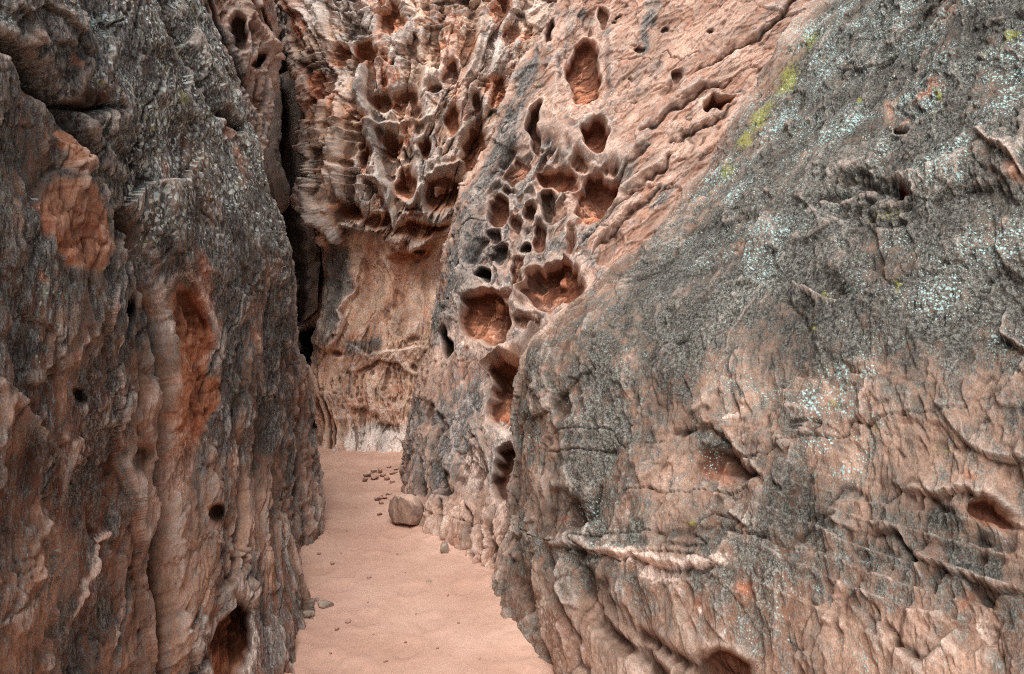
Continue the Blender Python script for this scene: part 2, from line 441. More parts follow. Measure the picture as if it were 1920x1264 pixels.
def crease(W, fx, fy, amp, wid, seed, mask=1.0, dark=.5, gate=0.0, th=0):
    S = W.S * math.cos(th) + W.T * math.sin(th); T = -W.S * math.sin(th) + W.T * math.cos(th)
    n = fbm(S * fx + .25 * fbm(S * 2, T * 2, 3, seed + 2), T * fy, 3, seed, .45)
    g_ = sstep(fbm(S * fx * .45, T * fy * .6, 2, seed + 5), gate, gate + .25)
    c = np.exp(-np.abs(n / wid) ** 1.3) * g_ * mask
    W.fine -= amp * c
    W.fine += amp * .35 * sstep(n, 0, wid) * np.exp(-np.clip(n, 0, None) / (wid * 5)) * g_ * mask
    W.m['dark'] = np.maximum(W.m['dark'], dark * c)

def taffoni(W, mask, fx=6, fy=3.2, depth=.14, seed=3, wall=.16, open_=.75, fresh=.8):
    """honeycomb weathering: elongated hollows parted by thin ribs"""
    wS = W.S + .10 * fbm(W.S * 3, W.T * 2.4, 3, seed + 4); wT = W.T + .12 * fbm(W.S * 3, W.T * 2.4, 3, seed + 14)
    f1, f2, i = worley(wS * fx, wT * fy, seed)
    e = f2 - f1
    c = sstep(e, wall * .5, wall + .3) * (i < open_) * (.35 + .65 * i / open_)
    c = c * mask
    W.pd = np.maximum(W.pd, depth * c)
    W.m['fresh'] = np.maximum(W.m['fresh'], sstep(c, .35, .8) * fresh)
    W.m['varn'] *= 1 - .8 * sstep(c, .3, .7)

# ------------------------------------------------------------------ materials
M_left = rock_mat('varnished_sandstone', cA=rgb(176, 138, 116), cB=rgb(118, 80, 62), var=(rgb(22, 24, 25), rgb(126, 127, 123)), fresh=(rgb(200, 136, 102), rgb(150, 86, 56)), streak=.2, scale=1.15, bump=.34, gain=1.14)
M_slab = rock_mat('lichen_sandstone', cA=rgb(176, 145, 126), cB=rgb(130, 99, 82), var=(rgb(36, 39, 37), rgb(124, 126, 119)), fresh=(rgb(190, 130, 100), rgb(144, 90, 64)), streak=.6, scale=1.0, bump=.28)
M_mid = rock_mat('pink_sandstone', cA=rgb(204, 168, 148), cB=rgb(164, 124, 104), var=(rgb(46, 48, 50), rgb(134, 134, 130)), fresh=(rgb(208, 142, 108), rgb(162, 100, 70)), streak=.4, scale=.8, bump=.28)
M_back = rock_mat('banded_sandstone', cA=rgb(216, 180, 154), cB=rgb(178, 134, 108), var=(rgb(56, 55, 56), rgb(140, 135, 129)), fresh=(rgb(216, 148, 110), rgb(170, 104, 72)), streak=1.1, scale=.7, bump=.28, gain=1.08, pale=rgb(230, 217, 207))
M_dark = rock_mat('shadowed_sandstone', cA=rgb(144, 120, 108), cB=rgb(98, 78, 68), var=(rgb(44, 43, 45), rgb(114, 110, 106)), streak=.3, scale=.55, bump=.4)  # darker albedo helps the cleft look shaded

# ================================================================== left near wall
def left_wall():
    rows = [
     (-.4, [(-1.5, -2.5), (-1.2, 0), P(-250, 1.1), P(0, 1.45), P(150, 1.8), P(300, 2.3), P(430, 2.8), P(520, 3.1), P(572, 3.35), P(560, 4.2), P(380, 5.4)]),
     (0.0, [(-1.5, -2.5), (-1.25, 0), P(-250, 1.15), P(0, 1.5), P(150, 1.88), P(300, 2.4), P(430, 2.95), P(515, 3.2), P(566, 3.5), P(552, 4.4), P(380, 5.6)]),
     (0.35, [(-1.5, -2.5), (-1.25, 0), P(-250, 1.18), P(0, 1.55), P(150, 1.92), P(300, 2.5), P(430, 3.15), P(510, 3.5), P(552, 4.0), P(530, 4.9), P(380, 5.9)]),
     (0.95, [(-1.6, -2.5), (-1.3, 0), P(-250, 1.25), P(0, 1.65), P(150, 2.05), P(300, 2.75), P(430, 3.6), P(500, 4.2), P(541, 4.9), P(510, 5.7), P(380, 6.5)]),
     (1.6, [(-1.7, -2.5), (-1.4, 0), P(-250, 1.4), P(0, 1.8), P(150, 2.25), P(300, 3.0), P(430, 3.9), P(505, 4.5), P(550, 5.1), P(520, 5.9), P(380, 6.6)]),
     (2.25, [(-1.8, -2.5), (-1.5, 0), P(-250, 1.5), P(0, 1.95), P(150, 2.45), P(300, 3.2), P(430, 4.1), P(510, 4.6), P(557, 5.1), P(530, 5.9), P(380, 6.6)]),
     (2.9, [(-2.0, -2.5), (-1.7, 0), P(-250, 1.75), P(0, 2.2), P(150, 2.75), P(280, 3.4), P(390, 4.2), P(460, 4.7), P(502, 5.1), P(480, 5.9), P(350, 6.6)]),
     (3.4, [(-2.2, -2.5), (-1.9, 0), P(-250, 1.95), P(0, 2.45), P(140, 3.0), P(260, 3.6), P(350, 4.3), P(418, 4.7), P(458, 5.1), P(430, 5.9), P(300, 6.6)]),
     (4.07, [(-2.4, -2.5), (-2.1, 0), P(-250, 2.2), P(-10, 2.75), P(110, 3.3), P(220, 3.9), P(300, 4.4), P(360, 4.8), P(402, 5.1), P(370, 5.9), P(240, 6.6)]),
     (5.0, [(-2.7, -2.5), (-2.4, 0), P(-250, 2.5), P(-30, 3.0), P(90, 3.6), P(180, 4.1), P(250, 4.6), P(300, 4.9), P(330, 5.1), P(290, 5.9), P(160, 6.6)]),
     (6.2, [(-3.3, -2.5), (-3.1, 0), P(-350, 2.6), P(-130, 3.2), P(-10, 3.8), P(80, 4.3), P(140, 4.7), P(180, 5.0), P(200, 5.2), P(150, 6), P(0, 6.8)]),
    ]
    rows = [(z, [(p[0] - (.012 * p[1] if (k >= 7 and z > .3) else 0), p[1]) for k, p in enumerate(pts)]) for z, pts in rows]
    W = Wall(rows, [20, 40, 60, 125, 125, 125, 95, 90, 70, 30], 205)
    W.m['varn'] += .80 + .35 * fbm(W.S * .9, W.T * .5, 3, 71)
    W.m['varn'] += .25 * sstep(W.Y, 700, 300) - .34 * sstep(W.Y, 560, 900)
    W.m['lich'] += .1 + .6 * sstep(W.Y, 660, 300) * sstep(W.X, 60, 300)
    W.fac = .8; W.warp(4, 1.0)
    rough(W, .07, .015, .010, .006, .002, 5.5, .7, 11, pits=.009)
    crease(W, 2.6, .6, .028, .025, 301, 1, .8, .0)
    crease(W, 6, 1.6, .009, .03, 311, 1, .6, .1)
    crease(W, 2.0, 3.0, .012, .02, 321, .8, .5, .15, .6)
    # broad forms
    W.pit(250, 980, 300, 260, 0, -.05, .9, 0)
    W.scarp([(540, 1264), (470, 1120), (445, 1060), (400, 1120), (385, 1264)], 40, .05, -1, 6)
    for x, y, a, b_, an, v in ((60, 660, 40, 26, 0, .5), (30, 500, 50, 60, 0, .35), (250, 520, 22, 70, -8, .6), (290, 450, 26, 80, -12, .55), (60, 1000, 50, 40, 0, .3), (150, 150, 60, 20, 30, .5), (230, 330, 20, 90, -12, .4), (490, 880, 14, 60, 0, .4), (30, 300, 60, 60, 0, .35), (255, 1190, 26, 30, 0, .3)):
        W.dab('varn', x, y, a, b_, an, v * 2); W.dab('dark', x, y, a, b_, an, v * .75)
    for x, y, a, b_, an, v in ((150, 840, 70, 40, 0, .5), (430, 860, 20, 70, 0, .5), (470, 620, 14, 90, -8, .4), (210, 760, 14, 60, 10, .4), (330, 1060, 20, 60, 0, .3)):
        W.dab('pale', x, y, a, b_, an, v, ['varn'])
    # central dark cleft
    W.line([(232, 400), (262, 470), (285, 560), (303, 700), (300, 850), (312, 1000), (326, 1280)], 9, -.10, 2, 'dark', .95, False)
    W.scarp([(303, 560), (306, 800), (310, 1000), (328, 1280)], 70, .035, -1, 4)
    W.line([(440, 640), (438, 800), (445, 950), (420, 1080)], 10, -.05, 2, 'dark', .3)
    W.line([(530, 640), (536, 760), (530, 900), (520, 1040)], 9, -.07, 2, 'dark', .4)
    W.line([(500, 560), (510, 700), (488, 900), (500, 1010)], 6, -.04, 2, 'dark', .3)
    # overhanging crack at upper left
    W.line([(-40, 70), (20, 90), (70, 135), (110, 195), (135, 240), (165, 290), (200, 370)], 15, -.08, 2.5, 'dark', .85, False)
    W.scarp([(-40, 60), (30, 85), (80, 130), (120, 195)], 50, .03, -1, 5)
    W.pit(160, 182, 34, 20, 15, .06, .5, .3, dark=.8)
    W.line([(120, 190), (165, 205), (205, 195)], 12, -.08, 2, 'dark', .6)
    W.line([(168, 290), (190, 330), (203, 375)], 13, -.06, 2, 'dark', .5)
    W.line([(305, -10), (330, 60), (352, 120), (400, 205), (440, 240)], 8, -.085, 2, 'dark', 1.0, False)
    W.scarp([(305, -10), (352, 120), (400, 205), (440, 240)], 40, .04, -1, 3)
    # hollows
    W.pit(345, 600, 32, 66, -14, .17, .3, 1.1, dark=.15)
    W.pit(350, 730, 38, 112, 4, .12, .35, 1.1)
    W.pit(365, 770, 30, 70, 25, .06, .3, .9)
    W.pit(335, 870, 26, 60, 0, .07, .4, .55, pale=.5)
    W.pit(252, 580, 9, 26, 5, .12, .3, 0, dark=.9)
    W.pit(280, 600, 22, 34, 0, .06, .4, 0, dark=.4)
    W.pit(240, 440, 22, 60, -12, .07, .4, .2, dark=.45)
    W.pit(140, 741, 9, 15, -35, .08, .4, 0, dark=.7)
    W.pit(395, 972, 12, 20, 0, .14, .25, .5, dark=.6)
    W.dab('pale', 400, 1010, 14, 14, 0, .5)
    W.pit(425, 1215, 33, 75, 12, .2, .2, .85, dark=.2)
    W.pit(440, 1175, 16, 22, -20, .1, .3, 0, dark=.8)
    W.pit(455, 1115, 26, 30, -35, -.07, .5, 0)
    W.pit(60, 880, 40, 60, 0, .04, .5, 0, dark=.3)
    W.pit(262, 865, 16, 26, 0, .05, .4, 0, dark=.5)
    W.pit(420, 240, 14, 22, 10, .04, .3, .4)
    W.scarp([(95, 250), (140, 300), (185, 400), (195, 480), (165, 515)], 40, .035, 1, 3)
    W.scarp([(-20, 700), (30, 770), (80, 840), (120, 880)], 60, .05, 1, 4)
    # fresh orange scars
    W.paint('fresh', [(100, 245), (125, 250), (150, 305), (130, 330), (112, 310)], .75, 8, ['varn', 'lich'])
    W.paint('fresh', [(110, 325), (140, 345), (170, 400), (192, 470), (165, 512), (95, 500), (68, 440), (62, 385)], .8, 9, ['varn', 'lich'])
    W.paint('pale', [(120, 420), (160, 410), (180, 470), (150, 500), (110, 490)], .35, 14)
    for x, y, a, b, an, v in ((128, 118, 8, 22, -20, .7), (60, 520, 5, 14, -30, .6), (440, 290, 10, 40, -25, .5), (300, 330, 10, 60, -5, .35), (360, 500, 14, 60, -18, .5), (370, 560, 14, 40, -20, .6)):
        W.dab('fresh', x, y, a, b, an, v, ['varn'])
    # pale seams
    W.line([(228, 1005), (212, 1040), (198, 1090), (176, 1150)], 7, .018, 2, 'pale', .95)
    W.line([(236, 995), (222, 1010)], 9, .02, 2, 'pale', .9)
    W.line([(102, 1215), (100, 1255)], 9, .03, 2, 'pale', .7)
    W.line([(268, 1090), (262, 1150), (240, 1215)], 6, .02, 2, 'pale', .6)
    W.line([(205, 630), (216, 680), (206, 740)], 4, .012, 2, 'pale', .5)
    W.line([(135, 620), (122, 700)], 4, .012, 2, 'pale', .6)
    W.line([(-10, 730), (40, 790), (95, 850)], 3, .01, 2, 'pale', .5)
    W.line([(445, 540), (450, 590), (440, 620)], 3, .01, 2, 'pale', .6)
    W.dab('teal', 110, 15, 60, 26, 20, .5); W.dab('teal', 170, 40, 60, 24, 10, .5); W.dab('teal', 12, 30, 14, 16, 0, .8)
    W.dab('teal', 75, 545, 40, 16, 30, .5); W.dab('teal', 10, 920, 18, 60, 0, .45)
    W.dab('moss', 320, 185, 16, 26, 0, .75); W.dab('moss', 360, 55, 8, 14, 0, .8); W.dab('moss', 145, 20, 20, 10, 0, .5); W.dab('moss', 290, 130, 30, 40, 0, .4)
    W.dab('moss', 90, 560, 30, 20, 20, .4)
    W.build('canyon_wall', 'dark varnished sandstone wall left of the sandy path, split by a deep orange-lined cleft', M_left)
left_wall()

def left_buttress():
    rows = []
    for z, sil, y in ((-.3, 600, 5.2), (.1, 599, 5.4), (.4, 592, 5.6), (.8, 587, 5.8), (1.2, 583, 5.9), (1.45, 566, 5.9), (1.65, 545, 5.9), (2.2, 500, 5.9)):
        sil -= 17
        rows.append((z, [P(sil - 120, y - .9), P(sil - 62, y - .8), P(sil - 30, y - .45), P(sil, y), P(sil - 12, y + .8), P(sil - 150, y + 1.8)]))
    W = Wall(rows, [50, 50, 50, 60, 30], 190)
    W.m['varn'] += .55 + .3 * fbm(W.S * 2, W.T, 3, 5)
    rough(W, .03, .03, .010, .012, .004, 7, .9, 22, bed=.02)
    W.line([(552, 700), (560, 850), (552, 960)], 6, -.05, 2, 'dark', .5)
    W.dab('fresh', 556, 760, 8, 80, 0, .5, ['varn'])
    W.build('rock_buttress', 'narrow grey-brown buttress with a pointed top, hugging the path behind the left wall', M_left)
left_buttress()

# ================================================================== right lichen slab
def right_slab():
    rows = [
     (-.4, [P(1150, 5.6), P(960, 4.9), P(918, 4.3), P(990, 3.25), P(1110, 2.5), P(1280, 2.08), P(1480, 1.7), P(1690, 1.42), P(1920, 1.22), P(2250, 1.02), (1.2, .3), (1.25, -2.5)]),
     (0.0, [P(1150, 5.6), P(965, 5.0), P(930, 4.3), P(1012, 3.3), P(1150, 2.6), P(1300, 2.2), P(1500, 1.8), P(1700, 1.5), P(1920, 1.3), P(2250, 1.08), (1.3, .3), (1.35, -2.5)]),
     (0.4, [P(1160, 5.7), P(990, 5.1), P(964, 4.45), P(1020, 3.55), P(1165, 2.9), P(1320, 2.45), P(1510, 2.05), P(1710, 1.72), P(1920, 1.5), P(2250, 1.25), (1.45, .3), (1.5, -2.5)]),
     (0.8, [P(1170, 5.7), P(1005, 5.2), P(974, 4.55), P(1035, 3.72), P(1180, 3.12), P(1335, 2.7), P(1520, 2.28), P(1715, 1.94), P(1920, 1.7), P(2250, 1.4), (1.6, .4), (1.65, -2.5)]),
     (1.2, [P(1190, 5.8), P(1020, 5.3), P(976, 4.65), P(1060, 3.9), P(1205, 3.35), P(1355, 2.92), P(1535, 2.5), P(1720, 2.17), P(1920, 1.92), P(2250, 1.6), (1.8, .5), (1.85, -2.5)]),
     (1.6, [P(1250, 5.9), P(1070, 5.5), P(1008, 4.8), P(1100, 4.1), P(1240, 3.58), P(1385, 3.15), P(1555, 2.74), P(1730, 2.4), P(1920, 2.14), P(2250, 1.78), (2.0, .6), (2.1, -2.5)]),
     (2.2, [P(1420, 6.2), P(1250, 5.8), P(1188, 5.0), P(1255, 4.45), P(1350, 4.0), P(1475, 3.55), P(1620, 3.12), P(1765, 2.78), P(1920, 2.5), P(2250, 2.1), (2.3, .9), (2.4, -2.5)]),
     (2.8, [P(1540, 6.5), P(1370, 6.0), P(1303, 5.25), P(1365, 4.8), P(1450, 4.35), P(1555, 3.92), P(1680, 3.5), P(1800, 3.15), P(1925, 2.88), P(2250, 2.4), (2.6, 1.1), (2.7, -2.5)]),
     (3.5, [P(1640, 6.8), P(1480, 6.3), P(1392, 5.55), P(1455, 5.15), P(1535, 4.75), P(1625, 4.35), P(1730, 3.95), P(1830, 3.55), P(1940, 3.25), P(2250, 2.7), (2.9, 1.3), (3.0, -2.5)]),
     (4.3, [P(1750, 7), P(1590, 6.5), P(1505, 5.85), P(1565, 5.5), P(1640, 5.1), P(1715, 4.75), P(1800, 4.35), P(1880, 3.95), P(1970, 3.6), P(2250, 3.05), (3.3, 1.5), (3.4, -2.5)]),
     (5.2, [P(1880, 7.2), P(1730, 6.8), P(1640, 6.2), P(1690, 5.9), P(1750, 5.55), P(1820, 5.2), P(1890, 4.8), P(1960, 4.4), P(2040, 4.0), P(2300, 3.4), (3.8, 1.7), (3.9, -2.5)]),
     (6.2, [P(2010, 7.4), P(1870, 7.1), P(1780, 6.6), P(1825, 6.3), P(1880, 6), P(1940, 5.6), P(2000, 5.2), P(2060, 4.8), P(2130, 4.4), P(2400, 3.8), (4.8, 2), (4.9, -2.5)]),
    ]
    W = Wall(rows, [15, 35, 95, 110, 110, 120, 120, 120, 80, 25, 20], 185)
    X, Y = W.X, W.Y
    up = sstep(Y, 900, 480)
    W.m['varn'] += .50 + .52 * up + .24 * fbm(W.S * 1.3, W.T * .9, 4, 81)
    W.m['lich'] += -.05 + .26 * sstep(Y, 900, 500) - .2 * sstep(X, 1600, 1800) + .15 * fbm(W.S, W.T, 2, 5)
    W.m['teal'] += np.clip(.34 * sstep(Y, 800, 300) * sstep(X, 1050, 1350) + .28 * fbm(W.S * 1.3, W.T * 1.1, 3, 66) + .06, 0, 1)
    W.m['moss'] += np.clip(.3 * fbm(W.S * 1.7, W.T * 1.4, 3, 67), 0, 1)
    W.fac = .8
    rough(W, .06, .010, .010, .006, .003, 4, 1.6, 41, pits=.008)
    crease(W, 2.2, .8, .014, .022, 331, 1, .5, .0, -.3)
    crease(W, 1.2, 4.0, .02, .02, 341, sstep(Y, 420, 620), .5, -.05, .25)
    crease(W, 5, 3, .008, .03, 351, 1, .45, .1)
    # bedding ledges lower right
    bedm = sstep(X, 1350, 1600) * sstep(Y, 880, 1000) * sstep(Y, 1180, 1110) + .35 * sstep(X, 1250, 1500) * sstep(Y, 560, 720)
    b = W.P[..., 2].astype(F32) * 16 + .9 * fbm(W.S * 1.1, W.T * 2.2, 4, 58) + .15 * W.S
    fr = b - np.floor(b)
    W.fine += .014 * bedm * (fr ** 2 - .3) * (.4 + 1.2 * RND[(np.floor(b).astype(np.int32) * 37) & 1023])
    for x, y, a, b_, an, v in ((1330, 830, 60, 26, 35, .6), (1760, 960, 90, 34, 10, .5), (1840, 1060, 90, 20, 8, .5), (1640, 900, 50, 30, 20, .4), (1560, 560, 80, 50, 0, .35), (1600, 430, 90, 36, 0, .35), (1860, 640, 60, 30, 0, .4), (1500, 960, 60, 30, 0, .35), (1130, 930, 40, 50, 0, .35), (1850, 1180, 40, 40, 0, .3), (1240, 700, 60, 30, 30, .3)):
        W.dab('varn', x, y, a, b_, an, v * 2); W.dab('dark', x, y, a, b_, an, v * .8)
    # chipped block, upper middle
    blk = W.poly([(1520, 390), (1575, 325), (1640, 322), (1700, 345), (1730, 395), (1690, 430), (1600, 425)], 6)
    W.d -= blk * (.03 + .03 * fbm(W.S * 7, W.T * 7, 4, 91))
    W.d -= blk * .03 * sstep(fbm(W.S * 10, W.T * 14, 4, 92), 0, .05)
    W.m['lich'] *= 1 - blk * .9; W.m['teal'] *= 1 - blk * .8; W.m['dark'] = np.maximum(W.m['dark'], blk * .22)
    W.scarp([(1520, 392), (1575, 325), (1640, 320)], 30, .03, -1, 2)
    W.pit(1693, 353, 15, 11, 0, .12, .25, .95); W.pit(1690, 236, 13, 9, 15, .1, .3, 0, dark=.9)
    W.pit(1560, 535, 40, 20, 25, .035, .3, 0, dark=.25); W.scarp([(1490, 520), (1530, 555), (1590, 560)], 25, .04, 1, 2)
    W.scarp([(1520, 390), (1600, 360), (1760, 330), (1860, 268)], 60, .035, 1, 3)
    W.scarp([(1840, 262), (1880, 290), (1930, 350)], 50, .05, -1, 2)
    W.line([(1855, 268), (1890, 295), (1930, 345)], 7, .0, 2, 'pale', .65, False)
    W.dab('fresh', 1905, 330, 10, 20, -35, .7, ['varn'])
    W.dab('fresh', 1745, 178, 36, 7, -32, .85, ['varn', 'lich']); W.dab('fresh', 1660, 200, 9, 20, -8, .8, ['varn']); W.dab('fresh', 1695, 222, 20, 5, -35, .7, ['varn']); W.dab('fresh', 1755, 155, 16, 14, -30, .6, ['varn'])
    # mossy strip along the shoulder
    for (x, y, a, b_, v) in ((1525, 75, 40, 15, .9), (1470, 145, 48, 17, 1.2), (1425, 215, 48, 16, 1.2), (1395, 260, 34, 14, 1.1), (1360, 325, 28, 12, 1.0), (1330, 400, 20, 10, .45), (1290, 450, 30, 10, .4), (1480, 250, 30, 12, .5)):
        W.dab('moss', x, y, a, b_, -55, v * .75)
    for (x, y, a, b_, v) in ((1765, 185, 12, 14, .9), (1605, 175, 9, 12, .9), (1900, 70, 26, 12, .8), (1880, 90, 14, 10, .7), (1660, 395, 60, 16, .55), (1690, 540, 10, 18, .8), (1545, 550, 8, 10, .7), (1640, 800, 14, 12, .7), (1560, 760, 20, 14, .7), (1310, 990, 14, 8, .7), (1520, 610, 20, 14, .5), (1760, 830, 30, 10, .6), (1850, 100, 10, 10, .6)):
        W.dab('moss', x, y, a, b_, -10, v)
    for (x, y, a, b_, an, v) in ((1585, 30, 30, 10, -55, 1), (1680, 40, 26, 9, -60, 1), (1640, 100, 34, 7, -50, .9), (1695, 180, 22, 20, 0, 1), (1790, 225, 26, 34, -30, .75), (1740, 265, 16, 14, 0, .95), (1760, 310, 14, 30, 20, .8), (1520, 200, 12, 12, 0, .6), (1870, 165, 20, 14, 0, .6),
                             (1525, 770, 20, 36, -10, 1.1), (1540, 830, 26, 24, 0, 1), (1575, 880, 16, 14, 0, 1), (1510, 740, 14, 18, 0, .9), (1570, 690, 40, 20, -10, .75), (1530, 650, 50, 26, -15, .6), (1640, 700, 26, 16, 0, .7), (1775, 690, 12, 26, 30, .95), (1700, 640, 26, 12, 0, .7), (1230, 830, 22, 18, 0, .75), (1200, 665, 9, 12, 0, .8),
                             (1535, 1110, 14, 16, 0, .9), (1500, 1140, 14, 18, 0, .6), (1300, 760, 14, 12, 0, .7), (1580, 600, 9, 10, 0, .9), (1250, 640, 40, 30, 0, .5), (1130, 640, 40, 40, 0, .45), (1400, 380, 60, 60, 0, .45), (1910, 360, 20, 10, 0, .6), (1580, 490, 50, 30, 0, .4)):
        W.dab('teal', x, y, a, b_, an, v * .72)
    # shaded hollow with an orange back, mid height
    W.pit(1345, 872, 46, 34, 28, .09, .35, .5)
    W.line([(1262, 812), (1300, 795), (1335, 800), (1365, 850), (1395, 885), (1425, 895)], 13, -.035, 2, 'dark', .5)
    W.scarp([(1262, 805), (1330, 790), (1370, 845), (1400, 880), (1440, 893)], 36, .045, -1, 3)
    W.dab('fresh', 1352, 880, 26, 14, 35, .8, ['varn']); W.pit(1352, 935, 9, 8, 0, .04, .3, 0, dark=.4)
    W.scarp([(1218, 905), (1225, 870), (1258, 865), (1266, 895), (1262, 930)], 20, .02, -1, 2)
    W.dab('pale', 1240, 900, 20, 26, 0, .3, ['varn'])
    W.scarp([(1168, 975), (1172, 938), (1200, 932)], 20, .02, -1, 2); W.dab('pale', 1180, 960, 14, 22, 0, .45, ['varn'])
    W.line([(1350, 780), (1390, 760)], 8, .0, 2, 'pale', .9); W.dab('pale', 1375, 770, 18, 9, -35, .85, ['varn'])
    # dark notch and hollow on the left flank
    W.pit(1055, 770, 14, 40, 4, .06, .3, 0, dark=.55); W.scarp([(1070, 730), (1064, 790), (1040, 810)], 24, .03, -1, 2)
    W.pit(1052, 965, 34, 40, 20, .09, .45, .2, dark=.45); W.dab('fresh', 1050, 975, 14, 14, 0, .5)
    W.line([(1110, 900), (1098, 960), (1060, 990)], 9, -.04, 2, 'dark', .4)
    # white ledge
    W.scarp([(1020, 1020), (1100, 1030), (1180, 1045), (1290, 1070), (1390, 1062)], 70, .055, -1, 7)
    W.dab('pale', 1215, 1050, 60, 17, 8, 1.3, ['varn', 'dark']); W.dab('pale', 1310, 1062, 80, 11, -3, 1.1, ['varn', 'dark']); W.dab('pale', 1240, 1078, 50, 14, 20, 1.1, ['varn']); W.dab('pale', 1130, 1035, 60, 6, 4, .5)
    W.scarp([(1190, 1060), (1230, 1090), (1290, 1095), (1370, 1070)], 40, .03, 1, 3)
    # ledges and hollow at the right
    W.pit(1855, 960, 42, 22, 18, .08, .3, .75, dark=.1)
    W.scarp([(1660, 900), (1740, 920), (1810, 910), (1860, 940), (1905, 985), (1950, 990)], 45, .06, -1, 3)
    W.dab('fresh', 1815, 890, 30, 9, 25, .75, ['varn']); W.dab('pale', 1810, 880, 22, 6, 25, .5)
    W.scarp([(1600, 990), (1680, 1000), (1710, 1040), (1760, 1060), (1860, 1090), (1930, 1100)], 45, .05, -1, 2.5)
    W.line([(1605, 985), (1680, 1005), (1715, 1048)], 7, -.02, 2, 'dark', .4)
    W.line([(1700, 1010), (1800, 1030), (1930, 1050)], 8, -.025, 2, 'dark', .35); W.line([(1780, 985), (1850, 1010), (1930, 1020)], 6, -.02, 2, 'dark', .3)
    W.scarp([(1560, 975), (1575, 990), (1600, 985)], 14, .03, -1, 2)
    W.scarp([(1365, 965), (1395, 985), (1425, 995)], 22, .03, -1, 2)
    W.scarp([(1660, 685), (1640, 720), (1622, 760), (1612, 830)], 22, .035, 1, 2.5); W.line([(1660, 690), (1628, 745), (1620, 800)], 6, .0, 2, 'pale', .4)
    W.scarp([(1340, 790), (1390, 840), (1450, 900)], 30, .02, 1, 3)
    W.scarp([(1880, 560), (1870, 620), (1925, 660)], 40, .05, -1, 3)
    # loose lens of rock low at right
    W.scarp([(1662, 1165), (1690, 1215), (1740, 1245), (1785, 1220), (1790, 1180)], 40, .05, 1, 2.5)
    W.line([(1662, 1165), (1690, 1215), (1740, 1245), (1785, 1222)], 5, -.035, 2, 'dark', .55)
    W.scarp([(1700, 1150), (1770, 1145), (1795, 1170)], 30, .03, 1, 3)
    W.dab('fresh', 1800, 1120, 34, 10, -60, .5, ['varn']); W.dab('pale', 1840, 1180, 22, 50, -25, .6, ['varn'])
    W.dab('fresh', 1325, 1140, 12, 20, 0, .5, ['varn']); W.dab('pale', 1330, 1150, 10, 18, -10, .6); W.dab('fresh', 1410, 1110, 14, 18, 0, .6, ['varn']); W.dab('fresh', 1520, 1170, 30, 10, 0, .4, ['varn'])
    # folds at the foot
    W.pit(1372, 1268, 50, 34, 20, .12, .35, .9)
    W.line([(1075, 1040), (1095, 1100), (1140, 1180), (1230, 1260), (1260, 1300)], 14, -.07, 2, 'dark', .4, False)
    W.line([(965, 1010), (975, 1100), (1000, 1180), (1030, 1290)], 10, -.06, 2, 'dark', .35, False)
    W.line([(1025, 1030), (1040, 1110), (1075, 1200), (1100, 1290)], 9, -.045, 2, 'dark', .3, False)
    W.line([(1120, 1100), (1180, 1180), (1270, 1230), (1380, 1290)], 12, -.05, 2, 'dark', .3, False)
    W.paint('fresh', [(1000, 1120), (1130, 1130), (1260, 1190), (1420, 1230), (1500, 1280), (1000, 1280)], .33, 30, ['varn'])
    W.paint('pale', [(960, 1080), (1020, 1080), (1060, 1180), (1010, 1200)], .4, 20, ['varn'])
    W.dab('dark', 1120, 1080, 60, 40, 0, .35)
    W.m['varn'] -= .18 * sstep(Y, 1050, 1150)
    # bare pinkish shoulder edge towards the recess
    e = sstep(W.S, W.S[0, 45], W.S[0, 250])
    e = np.maximum(e, sstep(Y, 560, 800))
    W.m['varn'] = W.m['varn'] * (.1 + .9 * e); W.m['pale'] = np.maximum(W.m['pale'], .42 * (1 - e)); W.m['lich'] *= e
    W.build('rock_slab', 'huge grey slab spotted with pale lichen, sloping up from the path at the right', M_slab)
right_slab()

